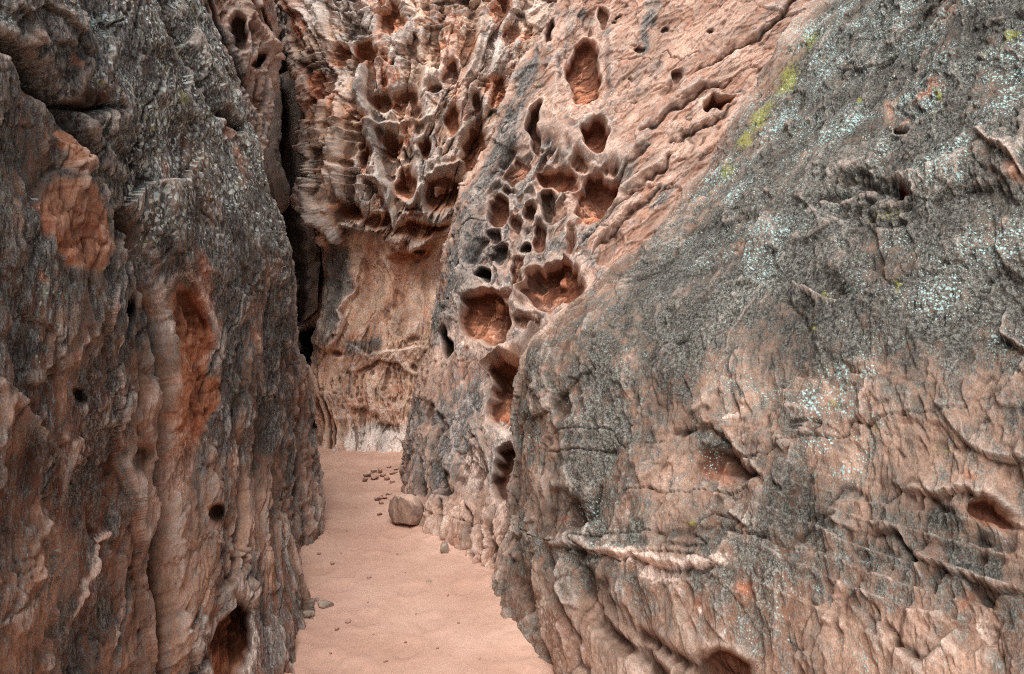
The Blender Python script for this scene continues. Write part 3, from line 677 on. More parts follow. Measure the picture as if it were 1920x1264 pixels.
# ================================================================== honeycombed wall between slab and end of gorge
def mid_wall():
    rows = [
     (-.4, [P(800, 8.6), P(748, 7.6), P(745, 6.8), P(768, 5.9), P(815, 5.3), P(885, 4.8), P(950, 4.6), P(1060, 4.8)]),
     (0.0, [P(805, 8.6), P(755, 7.8), P(750, 6.9), P(775, 6.0), P(828, 5.4), P(898, 4.82), P(965, 4.65), P(1090, 5.0)]),
     (0.4, [P(815, 8.7), P(768, 7.9), P(764, 7.0), P(800, 6.25), P(862, 5.6), P(930, 5.05), P(990, 4.9), P(1110, 5.3)]),
     (0.8, [P(830, 8.8), P(783, 8.0), P(778, 7.1), P(822, 6.5), P(885, 5.95), P(940, 5.55), P(1000, 5.4), P(1130, 5.5)]),
     (1.2, [P(855, 8.8), P(808, 8.1), P(800, 7.2), P(850, 6.7), P(910, 6.2), P(970, 5.85), P(1040, 5.7), P(1160, 5.8)]),
     (1.6, [P(875, 8.9), P(825, 8.2), P(816, 7.3), P(878, 6.85), P(940, 6.4), P(1005, 6.1), P(1085, 5.95), P(1200, 6.0)]),
     (2.4, [P(890, 9.0), P(836, 8.3), P(826, 7.5), P(900, 7.1), P(980, 6.75), P(1070, 6.5), P(1180, 6.3), P(1320, 6.2)]),
     (3.2, [P(930, 9.2), P(878, 8.5), P(866, 7.7), P(950, 7.35), P(1050, 7.05), P(1160, 6.8), P(1280, 6.6), P(1420, 6.5)]),
     (4.0, [P(985, 9.4), P(935, 8.7), P(922, 7.9), P(1020, 7.6), P(1130, 7.35), P(1250, 7.1), P(1370, 6.95), P(1500, 6.85)]),
     (5.0, [P(1065, 9.6), P(1012, 8.9), P(998, 8.1), P(1110, 7.9), P(1230, 7.65), P(1350, 7.45), P(1480, 7.3), P(1620, 7.2)]),
     (6.0, [P(1140, 9.8), P(1085, 9.1), P(1072, 8.3), P(1190, 8.15), P(1320, 7.95), P(1450, 7.75), P(1580, 7.6), P(1720, 7.6)]),
     (7.2, [P(1230, 10), P(1180, 9.4), P(1170, 8.6), P(1290, 8.4), P(1420, 8.2), P(1560, 8.1), P(1700, 8), P(1850, 8)]),
    ]
    W = Wall(rows, [15, 35, 125, 135, 140, 120, 60], 150)
    X, Y = W.X, W.Y
    W.m['varn'] += .02 + .3 * fbm(W.S * .8, W.T * .5, 3, 33)
    W.m['varn'] += .62 * sstep(Y, 660, 760) * sstep(Y, 960, 880)
    W.m['pale'] += .12 * sstep(Y, 620, 200)
    W.fac = .62
    rough(W, .06, .012, .012, .006, .002, 3, 1.2, 51)
    crease(W, 1.6, 1.0, .03, .018, 361, 1, .6, .05, -.5)
    crease(W, 4, 1.6, .014, .03, 371, 1, .5, .0, -.3)
    # oblique strata steps on the upper right
    q = (Y * .62 + X * .78); st_ = (-X * .62 + Y * .78)
    b = (X * .60 + Y * .80) / 34 + .9 * fbm(X / 160, Y / 160, 3, 77)
    fr = b - np.floor(b)
    um = sstep(X, 1100, 1200)
    W.fine += um * .035 * (fr ** 2 - .4) * RND[(np.floor(b).astype(np.int32) * 53) & 1023]
    for pts in ([(1080, 450), (1150, 400), (1205, 350), (1260, 290)], [(1110, 480), (1190, 400), (1240, 340)], [(1200, 250), (1290, 190), (1370, 150)], [(1260, 270), (1330, 225), (1380, 180)], [(1300, 140), (1420, 70), (1500, 0)], [(1150, 330), (1220, 270)]):
        W.line(pts, 5, -.06, 2, 'dark', .75)
        W.scarp(pts, 26, .05, -1, 2)
    tm = W.poly([(905, 330), (960, 270), (1030, 250), (1085, 290), (1160, 290), (1175, 330), (1110, 440), (1080, 500), (1000, 520), (960, 540), (900, 540), (880, 480), (900, 420)], 14)
    W.d -= .09 * blur(tm, 4)
    taffoni(W, tm, 3.4, 2.1, .15, 9, .12, .75, .5)
    taffoni(W, tm, 8, 5, .05, 12, .2, .6, .4)
    W.m['varn'] = np.maximum(W.m['varn'], .75 * tm * (1 - W.m['fresh']))
    # named hollows
    W.warp(5, 2.8)
    for a in ((1078, 352, 26, 12, 10, .2, .3, .5), (962, 505, 12, 42, 8, .22, .25, .5), (1002, 432, 15, 26, -8, .24, .25, .5), (955, 415, 10, 24, 10, .2, .3, .4), (1062, 432, 12, 36, 5, .16, .3, .5), (925, 470, 16, 22, 0, .18, .3, .3), (1085, 300, 20, 12, 20, .18, .3, .5), (945, 560, 12, 30, 0, .25, .25, .5), (985, 600, 26, 14, -20, .14, .3, .4), (1145, 305, 16, 10, -20, .15, .3, .4), (972, 300, 16, 10, 0, .14, .3, .4), (915, 430, 10, 18, 0, .16, .3, .2)):
        W.pit(*a)
    W.pit(1096, 140, 48, 88, 4, .10, .18, .0, p=2.2, pale=.25, rim=.03)
    W.pit(1097, 130, 31, 64, 2, .36, .14, .95, p=2.1)
    W.pit(1090, 205, 26, 14, 0, .06, .4, 0, pale=.5)
    W.pit(1003, 232, 11, 42, 4, .40, .16, .6, dark=.35, rim=.02)
    W.pit(1117, 251, 20, 30, 10, .36, .16, .95, rim=.03, dark=.1)
    W.pit(1032, 56, 8, 26, 14, .22, .2, .4, dark=.4); W.pit(1125, 28, 9, 22, 0, .15, .2, .5)
    W.pit(1115, 355, 40, 46, 25, .45, .15, .95, rim=.03)
    W.pit(1105, 385, 22, 30, 20, .18, .3, .6, pale=.3)
    W.pit(1043, 322, 40, 25, 5, .32, .2, .8)
    W.pit(1022, 368, 14, 32, 0, .4, .2, .3, dark=.7); W.pit(984, 384, 12, 22, 10, .28, .2, .5, dark=.3); W.pit(976, 446, 10, 10, 0, .25, .2, .1, dark=.8)
    W.pit(930, 383, 20, 28, 0, .28, .2, .6); W.pit(948, 345, 14, 8, 0, .15, .2, .2)
    W.pit(1037, 530, 54, 46, -28, .5, .14, .95, p=2.6, dark=.05)
    W.pit(1010, 560, 30, 20, 0, .2, .3, .3, pale=.5)
    W.pit(910, 592, 44, 48, 5, .42, .14, .9, p=3)
    W.pit(935, 605, 20, 26, 0, .25, .2, .7, dark=.3)
    W.pit(1000, 515, 8, 8, 0, .2, .3, 0, dark=.8)
    W.pit(896, 508, 11, 15, 0, .25, .2, 0, dark=.8)
    W.pit(836, 648, 9, 27, 0, .35, .2, 0, dark=.95)
    W.pit(1266, 142, 13, 12, 0, .15, .2, .3); W.pit(1255, 165, 26, 12, -30, .06, .3, 0)
    W.pit(1347, 187, 32, 9, -24, .2, .2, .8); W.line([(1318, 200), (1348, 180), (1378, 172)], 5, -.08, 2, 'dark', .7)
    for x, y in ((1244, 48), (1155, 30), (1150, 38), (1200, 90), (1330, 60), (1180, 150)): W.pit(x, y, 6, 4, 0, .07, .3, 0, dark=.7)
    # pendants left between hollows
    for pts, w_, h in (([(962, 470), (975, 540), (970, 600)], 12, .12), ([(1000, 470), (985, 520), (982, 560)], 8, .16), ([(1055, 470), (1060, 505), (1052, 520)], 12, .2),
                       ([(985, 300), (960, 330), (950, 400), (945, 440)], 8, .08), ([(1060, 330), (1062, 380), (1050, 450)], 9, .1), ([(1000, 330), (1003, 380), (1000, 430)], 6, .1),
                       ([(1068, 410), (1080, 460), (1085, 500)], 10, .1), ([(870, 440), (860, 520), (845, 600), (830, 620)], 14, .10), ([(925, 480), (940, 540), (945, 575)], 8, .16), ([(1160, 180), (1150, 260), (1165, 300)], 10, .05), ([(1040, 130), (1040, 200), (1065, 260), (1075, 310)], 10, .06)):
        W.line(pts, w_, h * .45, 2)
        W.line(pts, w_, 0, 2, 'pale', .3)
    # recess beside the slab
    W.pit(950, 738, 36, 64, 14, .5, .12, 1.0, p=3, dark=.05)
    W.paint('fresh', [(990, 655), (965, 668), (918, 705), (914, 775), (950, 790), (975, 720)], .9, 8, ['varn', 'pale'])
    W.line([(915, 700), (945, 675), (985, 655), (1010, 620)], 12, .20, 2.5, 'pale', .4)
    W.pit(935, 800, 16, 20, 0, .1, .3, 0, pale=.9)
    W.pit(944, 885, 17, 54, 5, .4, .16, .6, dark=.45)
    W.pit(882, 885, 22, 48, 5, .14, .3, .2, pale=.55); W.dab('pale', 880, 905, 18, 20, 0, .9, ['varn'])
    W.line([(790, 860), (786, 905), (792, 940)], 8, -.12, 2, 'dark', .5); W.line([(815, 760), (830, 800), (826, 830)], 8, -.06, 2, 'dark', .4)
    W.line([(838, 880), (842, 930)], 9, -.08, 2, 'dark', .4)
    W.pit(800, 770, 12, 22, 0, .08, .4, 0, dark=.4)
    # blocky crumbling foot
    fm = sstep(Y, 925, 960) * sstep(X, 1000, 960)
    f1, f2, i = worley(W.S * 7, W.T * 5, 31)
    W.d += fm * (.05 * i - .04 * sstep(f2 - f1, .12, 0))
    W.m['varn'] *= 1 - .55 * fm; W.m['pale'] = np.maximum(W.m['pale'], fm * .35)
    for pts in ([(770, 930), (778, 985)], [(828, 940), (835, 1010)], [(872, 940), (880, 1050)], [(900, 960), (905, 1060), (925, 1110)], [(925, 950), (920, 1010), (940, 1090)]):
        W.line(pts, 6, -.07, 2, 'dark', .6)
    # dark varnish along the sharp left edge
    W.paint('varn', [(1010, 60), (960, 190), (900, 300), (850, 420), (815, 560), (812, 650), (850, 640), (870, 560), (905, 520), (930, 480), (925, 400), (905, 380), (950, 300), (985, 240)], 1.0, 14)
    W.paint('varn', [(900, 400), (935, 420), (930, 480), (880, 510), (840, 500)], 1.5, 14)
    W.dab('dark', 905, 455, 26, 34, 20, .6); W.dab('dark', 838, 595, 10, 40, 0, .5); W.dab('dark', 930, 300, 16, 26, 30, .45)
    W.dab('varn', 1215, 60, 10, 70, 14, .9); W.dab('varn', 1195, 160, 16, 30, 20, .8); W.dab('varn', 1225, 130, 10, 30, 20, .6); W.dab('varn', 1240, 370, 12, 30, 40, .6)
    W.paint('pale', [(960, 590), (1000, 560), (1080, 560), (1000, 640), (930, 690), (880, 700), (900, 650)], .35, 14)
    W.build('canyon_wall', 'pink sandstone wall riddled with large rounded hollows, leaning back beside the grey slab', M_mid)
mid_wall()

# ================================================================== end wall
def end_wall():
    prof = [(-.4, 9.2, 586), (0, 9.4, 590), (.4, 9.55, 586), (.8, 9.65, 583), (1.2, 9.8, 588), (1.6, 9.75, 598), (2.0, 9.85, 610), (2.4, 9.92, 616), (2.75, 9.82, 606), (2.95, 9.65, 602), (3.15, 9.48, 615), (3.6, 9.3, 622), (4.3, 9.3, 620), (5.0, 9.35, 612), (5.7, 9.4, 580), (6.3, 9.5, 545), (7.2, 9.6, 470), (8.2, 9.8, 400)]
    rows = []
    for z, y, sil in prof:
        r = [P(sil + 60, y + 2.0), P(sil + 12, y + 1.0), P(sil, y + .3)]
        for k, px in enumerate((.12, .3, .5, .72, 1.0)):
            right = 860 if z < 2.6 else 860 + (z - 2.6) * 75
            q = sil + (right - sil) * px
            r.append(P(q, y - (.0, .02, .0, -.02, -.15)[k]))
        r.append(P(right + 150, y + .4))
        rows.append((z, r))
    W = Wall(rows, [15, 35, 35, 60, 75, 90, 90, 45], 115)
    X, Y = W.X, W.Y
    W.m['varn'] += .34 + .6 * fbm(W.S * 1.6, W.T * .5, 4, 91)
    W.m['varn'] *= 1 - .85 * sstep(Y, 430, 520)
    W.m['fresh'] += np.clip(.75 * sstep(fbm(W.S * 2.2, W.T * 1.1, 4, 95), .08, .3), 0, 1) * sstep(Y, 500, 420)
    W.m['pale'] += .6 * sstep(Y, 430, 350) * (.5 + fbm(W.S * 1.2, W.T * 1.2, 3, 17)) + .2 * sstep(Y, 600, 760)  # upper part painted paler to brighten the sheltered face
    W.soft = 2; W.fac = .9
    rough(W, .08, .03, .016, .010, .003, 2.2, .6, 61, bed=.0)
    low = 1 - sstep(Y, 520, 440)
    # thin horizontal beds
    b = W.P[..., 2].astype(F32) * 9 + .8 * fbm(W.S * .6, W.T * .9, 4, 98)
    fr = b - np.floor(b); hh = RND[(np.floor(b).astype(np.int32) * 37) & 1023]
    W.fine += (.03 + .05 * sstep(Y, 470, 430)) * (fr ** 2) * hh * (sstep(Y, 560, 400) * .6 + .35) * (.2 + sstep(fbm(W.S, W.T, 3, 7), -.1, .3))
    lip = np.interp(X, [600, 640, 665, 700, 735, 770, 800, 830, 880], [470, 455, 425, 440, 452, 474, 440, 425, 395]) + 14 * fbm(X / 40, Y / 60, 3, 88)
    up = sstep(Y - lip, 10, -10).astype(F32)
    # vertical fluting of the hanging part
    fl = ridged(W.S * 1.5 + .5 * fbm(W.S, W.T * .5, 3, 4), W.T * .22, 2, 63)
    W.d += up * .14 * fl
    tm = up * sstep(X, 625, 650) * (.55 + .45 * sstep(Y, 60, 220))
    taffoni(W, tm, 6.5, 4.0, .03, 18, .2, .4, .35)
    crease(W, 2.0, .3, .09, .05, 381, up, .8, -.1)
    crease(W, 5, .7, .025, .05, 391, up, .6, 0)
    crease(W, 1.2, 3.5, .02, .025, 401, .3 + .7 * up, .5, .05)
    facets(W, 2.0, 1.0, .20, .12, 611, up, .35)
    facets(W, 4.6, 2.6, .07, .05, 621, .2 + .8 * up, .3)
    for (x, y, rx, ry, an, dp, f, dk) in (
        (684, 100, 20, 32, 15, .4, .9, .1), (740, 50, 20, 26, 0, .35, .8, .1), (755, 195, 24, 20, 0, .4, .8, .2), (720, 195, 14, 16, 0, .35, .8, .3), (770, 210, 20, 14, 10, .3, .6, .3),
        (847, 150, 12, 30, 8, .4, .9, .2), (815, 180, 18, 8, -10, .25, .5, .3), (733, 270, 16, 24, 0, .4, .8, .4), (757, 345, 22, 30, 5, .5, 1, 0), (838, 362, 36, 30, -20, .5, 1, 0), (800, 280, 12, 20, -10, .35, .8, .3),
        (690, 300, 12, 22, 0, .3, .5, .5), (665, 400, 14, 14, 0, .35, .9, 0), (705, 410, 22, 16, 0, .3, .9, 0), (655, 310, 14, 8, 0, .2, .5, .2), (885, 285, 18, 50, 16, .45, .9, .1), (890, 205, 9, 20, 5, .35, .7, .5),
        (940, 20, 18, 34, 20, .4, .9, .1), (960, 70, 12, 30, 22, .35, .8, .3), (930, 180, 22, 26, 20, .3, .9, 0), (850, 235, 10, 26, 5, .3, .9, .1), (688, 235, 10, 12, 0, .25, .7, .4), (640, 110, 14, 24, 20, .25, .7, .3), (790, 425, 50, 14, 0, .35, 1, .2), (875, 110, 14, 60, 12, .12, .6, 0)):
        W.pit(x, y, rx * 1.1, ry * .95, an, dp * .62, .34, f * .85, p=1.9, dark=dk * .7)
    for pts, w_, h, v in (([(684, 100), (682, 170), (694, 240), (706, 320), (728, 370), (742, 420)], 10, .26, 1.0), ([(775, 225), (780, 280), (786, 330), (800, 400)], 8, .14, .3), ([(790, 60), (800, 140), (795, 200), (820, 260), (822, 330)], 14, .10, .2),
                       ([(905, 40), (888, 140), (868, 230), (862, 330)], 14, .11, .3), ([(958, -10), (950, 60), (930, 130), (906, 230)], 12, .12, .3), ([(555, -10), (582, 70), (600, 140), (618, 200), (616, 300), (622, 400), (640, 450)], 20, .23, .75),
                       ([(600, -10), (618, 60), (640, 150)], 8, .18, .5), ([(655, 200), (650, 300), (655, 380)], 8, .14, .4), ([(740, 100), (730, 140), (735, 180)], 8, .15, .2), ([(690, 330), (720, 345), (770, 380), (820, 330), (870, 300)], 7, .14, .2), ([(670, 240), (750, 235), (820, 232)], 6, .12, .1)):
        W.line(pts, w_, h, 2.4)
        W.line(pts, w_, 0, 2, 'varn', v)
    W.paint('fresh', [(540, 0), (590, 0), (610, 90), (605, 160), (575, 110), (545, 50)], .3, 10, ['varn'])
    W.paint('fresh', [(845, 20), (875, 60), (880, 200), (850, 220), (838, 120)], .45, 10, ['varn'])
    W.fine *= 1 - .45 * (1 - up) * sstep(Y, 760, 640)
    W.cm = 1 - .65 * (1 - up) * sstep(Y, 640, 560)
    W.m['dark'] *= 1 - .8 * (1 - up)
    # lip and orange alcove below
    W.paint('fresh', [(640, 455), (830, 430), (835, 470), (800, 500), (740, 560), (680, 555), (668, 520)], .38, 24, ['varn'])
    W.pit(770, 482, 40, 12, -5, .08, .3, .9, dark=.2); W.pit(783, 468, 10, 8, 0, .15, .3, 0, dark=.9)
    # dark-stained left flank
    W.paint('varn', [(610, 455), (650, 470), (668, 530), (650, 590), (620, 640), (590, 700), (575, 660), (600, 600), (618, 540)], .9, 8)
    W.line([(668, 540), (655, 580), (640, 610), (628, 650)], 3, .04, 2, 'pale', .5)
    W.scarp([(672, 480), (672, 535), (652, 590), (622, 665)], 26, .12, 1, 2)
    # ledges low on the wall
    W.scarp([(640, 700), (680, 684), (715, 672), (748, 686), (770, 702), (800, 706)], 40, .075, -1, 3)
    hm = W.poly([(630, 695), (715, 675), (770, 700), (790, 745), (740, 770), (640, 755), (610, 720)], 12)
    f1, f2, i = worley(W.S * 12, W.T * 22, 44)
    W.d -= hm * .022 * sstep(.5 * i + .15 - f1, 0, .2)
    f1, f2, i = worley(W.S * 5, W.T * 11, 46)
    W.d -= hm * .025 * sstep(f2 - f1, .05, .25)
    W.scarp([(650, 645), (690, 660), (760, 655), (830, 650)], 22, .06, 1, 2)
    W.paint('varn', [(648, 645), (718, 628), (722, 655), (652, 668)], .75, 8)
    for (x, y, rx, ry, an, dp) in ((807, 663, 12, 7, 0, .14), (775, 640, 14, 9, -20, .07), (640, 667, 10, 9, 0, .1), (778, 690, 7, 6, 40, .1), (745, 560, 9, 12, 0, .06), (738, 575, 5, 14, 0, .08), (690, 520, 8, 12, 0, -.03), (680, 775, 26, 16, 20, .10), (720, 800, 30, 14, 0, .07)):
        W.pit(x, y, rx, ry, an, dp, .3, .3)
    W.line([(700, 500), (715, 485), (730, 500), (740, 545)], 4, .03, 2); W.line([(735, 555), (728, 590), (742, 610)], 5, -.05, 2, 'dark', .3)
    W.line([(620, 790), (700, 770), (790, 765)], 8, .05, 2)
    # pale water-washed foot
    W.paint('pale', [(650, 800), (700, 790), (760, 795), (790, 830), (770, 870), (640, 870)], 1.1, 18, ['varn', 'fresh'])
    W.paint('pale', [(600, 770), (780, 770), (790, 870), (600, 870)], .25, 16)
    for pts in ([(600, 740), (604, 800), (612, 850)], [(588, 740), (592, 850)], [(615, 770), (622, 840)]): W.line(pts, 5, -.12, 2, 'dark', .6)
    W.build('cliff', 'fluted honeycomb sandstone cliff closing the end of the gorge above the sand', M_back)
end_wall()

# ================================================================== dark cleft wall behind, upper left shoulder, far backing
def cleft_wall():
    rows = []
    for z, dx, dy in ((-.4, 20, 0), (.8, 10, 0), (1.6, 0, 0), (2.6, 0, .2), (3.6, -10, .1), (4.6, -25, .2), (5.8, -45, .3), (7, -70, .4), (8.6, -100, .6)):
        rows.append((z, [P(300 + dx, 10.4 + dy), P(430 + dx, 11.2 + dy), P(500 + dx, 11.0 + dy), P(560 + dx, 11.4 + dy), P(620 + dx, 11.9 + dy), P(720 + dx, 12.8 + dy)]))
    W = Wall(rows, [30, 60, 90, 90, 60], 75)
    X, Y = W.X, W.Y
    W.m['varn'] += .55 + .35 * fbm(W.S, W.T * .3, 3, 3)
    W.m['dark'] += .12 * sstep(X, 540, 500)  # crevice shade painted into the rock colour, stronger to the left
    W.soft = 2
    rough(W, .10, .12, .03, .02, .006, 3.0, .5, 71)
    crease(W, 2.6, .3, .12, .05, 431, 1, .8, -.2)
    for pts, w_, h in (([(520, 150), (540, 300), (560, 450), (565, 600)], 10, .5), ([(560, 380), (585, 440), (590, 540), (580, 610)], 15, .6), ([(495, 150), (500, 300), (520, 400)], 8, .4), ([(545, 120), (570, 260), (585, 380)], 9, .4)):
        W.line(pts, w_, h, 2.4)
    W.paint('fresh', [(565, 400), (590, 430), (600, 560), (590, 610), (565, 600), (560, 500)], .35, 8, ['varn'])
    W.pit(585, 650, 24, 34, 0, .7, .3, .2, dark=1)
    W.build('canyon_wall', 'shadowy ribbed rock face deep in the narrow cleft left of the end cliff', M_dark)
cleft_wall()

def shoulder():
    rows = []
    for z, sil in ((1.0, 500), (2.0, 500), (3.0, 488), (3.6, 484), (4.1, 485), (4.6, 488), (5.2, 498), (5.8, 502), (6.6, 460), (7.6, 410)):
        rows.append((z, [P(sil - 330, 6.4), P(sil - 190, 6.8), P(sil - 100, 7.2), P(sil - 45, 7.5), P(sil, 8.1), P(sil - 8, 9.2), P(sil - 100, 10.4)]))
    W = Wall(rows, [30, 50, 70, 70, 50, 25], 95)
    X, Y = W.X, W.Y
    W.m['varn'] += .3 + .4 * fbm(W.S * 1.2, W.T * .5, 3, 13)
    rough(W, .10, .09, .025, .025, .007, 3.4, .7, 81)
    W.paint('varn', [(400, 40), (450, 60), (460, 180), (520, 300), (500, 330), (430, 180)], .8, 12)
    W.pit(440, 60, 10, 30, -10, .25, .2, .2, dark=.8); W.pit(474, 112, 8, 16, 10, .25, .2, .2, dark=.9); W.pit(490, 40, 6, 30, -8, .2, .2, 0, dark=.8)
    W.line([(400, -10), (415, 50), (440, 120), (470, 200)], 7, -.12, 2, 'dark', .6)
    W.line([(450, 0), (480, 60), (505, 110)], 8, .10, 2, 'fresh', .5)
    W.dab('fresh', 390, 45, 10, 30, -15, .7, ['varn']); W.dab('fresh', 405, 75, 8, 20, -10, .7, ['varn']); W.dab('fresh', 500, 45, 6, 30, 0, .6)
    W.build('canyon_wall', 'furrowed reddish rock shoulder rising behind the upper edge of the dark left wall', M_mid)
shoulder()

def far_backing():
    rows = []
    for z in (-.4, 2, 5, 8, 11):
        rows.append((z, [(-9, -3, z), (-10, 4, z), (-9, 9, z), (-6, 13.5, z), (-1, 14.5, z), (5, 13, z), (9, 9, z)]))
    W = Wall(rows, [20, 30, 50, 60, 50, 30], 14)
    W.m['varn'] += .4
    rough(W, .3, .2, .05, .05, .02, 1.5, .4, 91)
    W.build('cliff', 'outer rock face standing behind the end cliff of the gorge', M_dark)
far_backing()

# ================================================================== sand floor
def sand_height(x, y):
    h = .018 * fbm(x * .8, y * .8, 3, 5) + .006 * fbm(x * 4, y * 3, 3, 6) + .0022 * fbm(x * 16, y * 12, 3, 7)
    h += np.where(y > 4, .01 * (y - 4), 0) * .3
    f1, f2, i = worley(x * 3.2, y * 2.4, 8)
    h -= .009 * sstep(.30 - f1, 0, .14) * (i > .45); h += .004 * np.exp(-((f1 - .36) / .07) ** 2) * (i > .45)       # scuffed footprints
    return h

FEET = [np.array(q) for q in (
    [P(1700, 1.5), P(1500, 1.8), P(1300, 2.2), P(1150, 2.6), P(1005, 3.28), P(930, 4.3), P(898, 4.82), P(828, 5.4), P(775, 6.0), P(750, 6.9), P(755, 7.8), P(770, 8.9)],
    [P(0, 1.5), P(150, 1.88), P(300, 2.4), P(430, 2.95), P(515, 3.2), P(566, 3.5), P(545, 4.5), P(565, 5.0), P(599, 5.45), P(585, 6.3), P(480, 7.0)],
    [P(520, 10.3), P(590, 9.7), P(622, 9.4), P(671, 9.4), P(725, 9.4), P(783, 9.3)])]
def bank(x, y):
    D = np.full(x.shape, 9.0, F32)
    for pl in FEET:
        for (x0, y0), (x1, y1) in zip(pl[:-1], pl[1:]):
            vx, vy = x1 - x0, y1 - y0
            t = np.clip(((x - x0) * vx + (y - y0) * vy) / (vx * vx + vy * vy), 0, 1)
            D = np.minimum(D, np.hypot(x - x0 - t * vx, y - y0 - t * vy))
    return (.022 + .03 * fbm(x * 3.2, y * 3.2, 4, 12)) * np.exp(-(D / .12) ** 1.3)
_sh = sand_height
def sand_height(x, y): return _sh(x, y) + bank(x, y)

def sand():
    xs = np.concatenate([np.linspace(-60, -5, 30), np.linspace(-4.9, 2.4, 560), np.linspace(2.5, 60, 30)])
    ys = np.concatenate([np.linspace(-60, 1, 30), np.linspace(1.1, 12, 760), np.linspace(12.2, 80, 30)])
    Xg, Yg = np.meshgrid(xs.astype(F32), ys.astype(F32))
    Z = sand_height(Xg, Yg)
    Z = np.where((np.abs(Xg) < 6) & (Yg < 13) & (Yg > 0), Z, 0)
    nv, nu = Xg.shape
    me = bpy.data.meshes.new('sand_ground')
    idx = np.arange(nv * nu, dtype=np.int32).reshape(nv, nu)
    q = np.stack([idx[:-1, :-1], idx[:-1, 1:], idx[1:, 1:], idx[1:, :-1]], axis=-1).reshape(-1, 4)
    me.vertices.add(nv * nu); me.vertices.foreach_set('co', np.stack([Xg, Yg, Z], -1).astype(F32).ravel())
    me.loops.add(len(q) * 4); me.polygons.add(len(q))
    me.loops.foreach_set('vertex_index', q.ravel()); me.polygons.foreach_set('loop_start', np.arange(0, len(q) * 4, 4, dtype=np.int32))
    me.polygons.foreach_set('use_smooth', np.ones(len(q), bool)); me.update(calc_edges=True)
    m = bpy.data.materials.new('fine_pink_sand'); m.use_nodes = True; t = m.node_tree; t.nodes.clear(); g = NT(t)
    pos = g.n('ShaderNodeNewGeometry').outputs['Position']
    a = g.noise(pos, 1.3, 5, .6); f = g.noise(pos, 22, 6, .7); gr = g.noise(pos, 260, 3, .8)
    col = g.mix(g.step(a, .35, .65), rgb(208, 166, 145), rgb(224, 184, 163))
    col = g.mix(g.math('MULTIPLY', g.step(f, .52, .75), .35), col, rgb(176, 126, 102))
    gv = g.n('ShaderNodeMapRange', i_0=gr, i_1=.25, i_2=.75, i_3=.84, i_4=1.14).outputs[0]
    col = g.mix(1.0, col, g.n('ShaderNodeCombineColor', i_0=gv, i_1=gv, i_2=gv).outputs[0], 'MULTIPLY')
    vo = g.n('ShaderNodeTexVoronoi', i_Vector=pos); vo.inputs['Scale'].default_value = 38
    rv = g.n('ShaderNodeSeparateColor', i_0=vo.outputs['Color']).outputs[0]
    gf = g.math('MULTIPLY', g.step(vo.outputs['Distance'], .16, .08), g.step(rv, .93, .94))
    col = g.mix(g.math('MULTIPLY', gf, .8), col, rgb(110, 82, 70))
    bp = g.n('ShaderNodeBump', i_Height=g.math('ADD', f, g.math('MULTIPLY', gr, .15))); bp.inputs['Strength'].default_value = .5; bp.inputs['Distance'].default_value = .012
    pb = g.n('ShaderNodeBsdfPrincipled'); t.links.new(col, pb.inputs['Base Color']); t.links.new(bp.outputs[0], pb.inputs['Normal'])
    pb.inputs['Roughness'].default_value = .95; pb.inputs['Specular IOR Level'].default_value = .15
    t.links.new(pb.outputs[0], g.n('ShaderNodeOutputMaterial').inputs[0])
    me.materials.append(m)
    o = bpy.data.objects.new('sand_ground', me); sc.collection.objects.link(o); o['kind'] = 'structure'
    o['label'] = 'smooth pink sand path winding between the rock walls'
sand()

# ================================================================== loose stones
def stone_mat(name, a, b, dust=None):
    m = bpy.data.materials.new(name); m.use_nodes = True; t = m.node_tree; t.nodes.clear(); g = NT(t)
    tc = g.n('ShaderNodeTexCoord').outputs['Object']
    n1 = g.noise(tc, 9, 6, .65); n2 = g.noise(tc, 60, 4, .7)
    col = g.mix(g.step(n1, .4, .62), a, b)
    gv = g.n('ShaderNodeMapRange', i_0=n2, i_1=.3, i_2=.7, i_3=.7, i_4=1.25).outputs[0]
    col = g.mix(1.0, col, g.n('ShaderNodeCombineColor', i_0=gv, i_1=gv, i_2=gv).outputs[0], 'MULTIPLY')
    if dust:
        nz = g.n('ShaderNodeSeparateXYZ', i_0=g.n('ShaderNodeNewGeometry').outputs['Normal']).outputs[2]
        col = g.mix(g.math('MULTIPLY', g.step(g.math('ADD', nz, g.math('MULTIPLY', g.math('SUBTRACT', n1, .5), .8)), .45, .85), .85), col, dust)
    bp = g.n('ShaderNodeBump', i_Height=g.math('ADD', n1, g.math('MULTIPLY', n2, .3))); bp.inputs['Strength'].default_value = .6; bp.inputs['Distance'].default_value = .02
    pb = g.n('ShaderNodeBsdfPrincipled'); t.links.new(col, pb.inputs['Base Color']); t.links.new(bp.outputs[0], pb.inputs['Normal']); pb.inputs['Roughness'].default_value = .9
    t.links.new(pb.outputs[0], g.n('ShaderNodeOutputMaterial').inputs[0])
    return m
S_brown = stone_mat('brown_stone', rgb(158, 128, 111), rgb(122, 97, 84), rgb(216, 182, 162))
S_grey = stone_mat('grey_stone', rgb(176, 158, 140), rgb(142, 126, 112))
S_red = stone_mat('red_brown_stone', rgb(164, 124, 104), rgb(124, 90, 76), rgb(206, 166, 146))

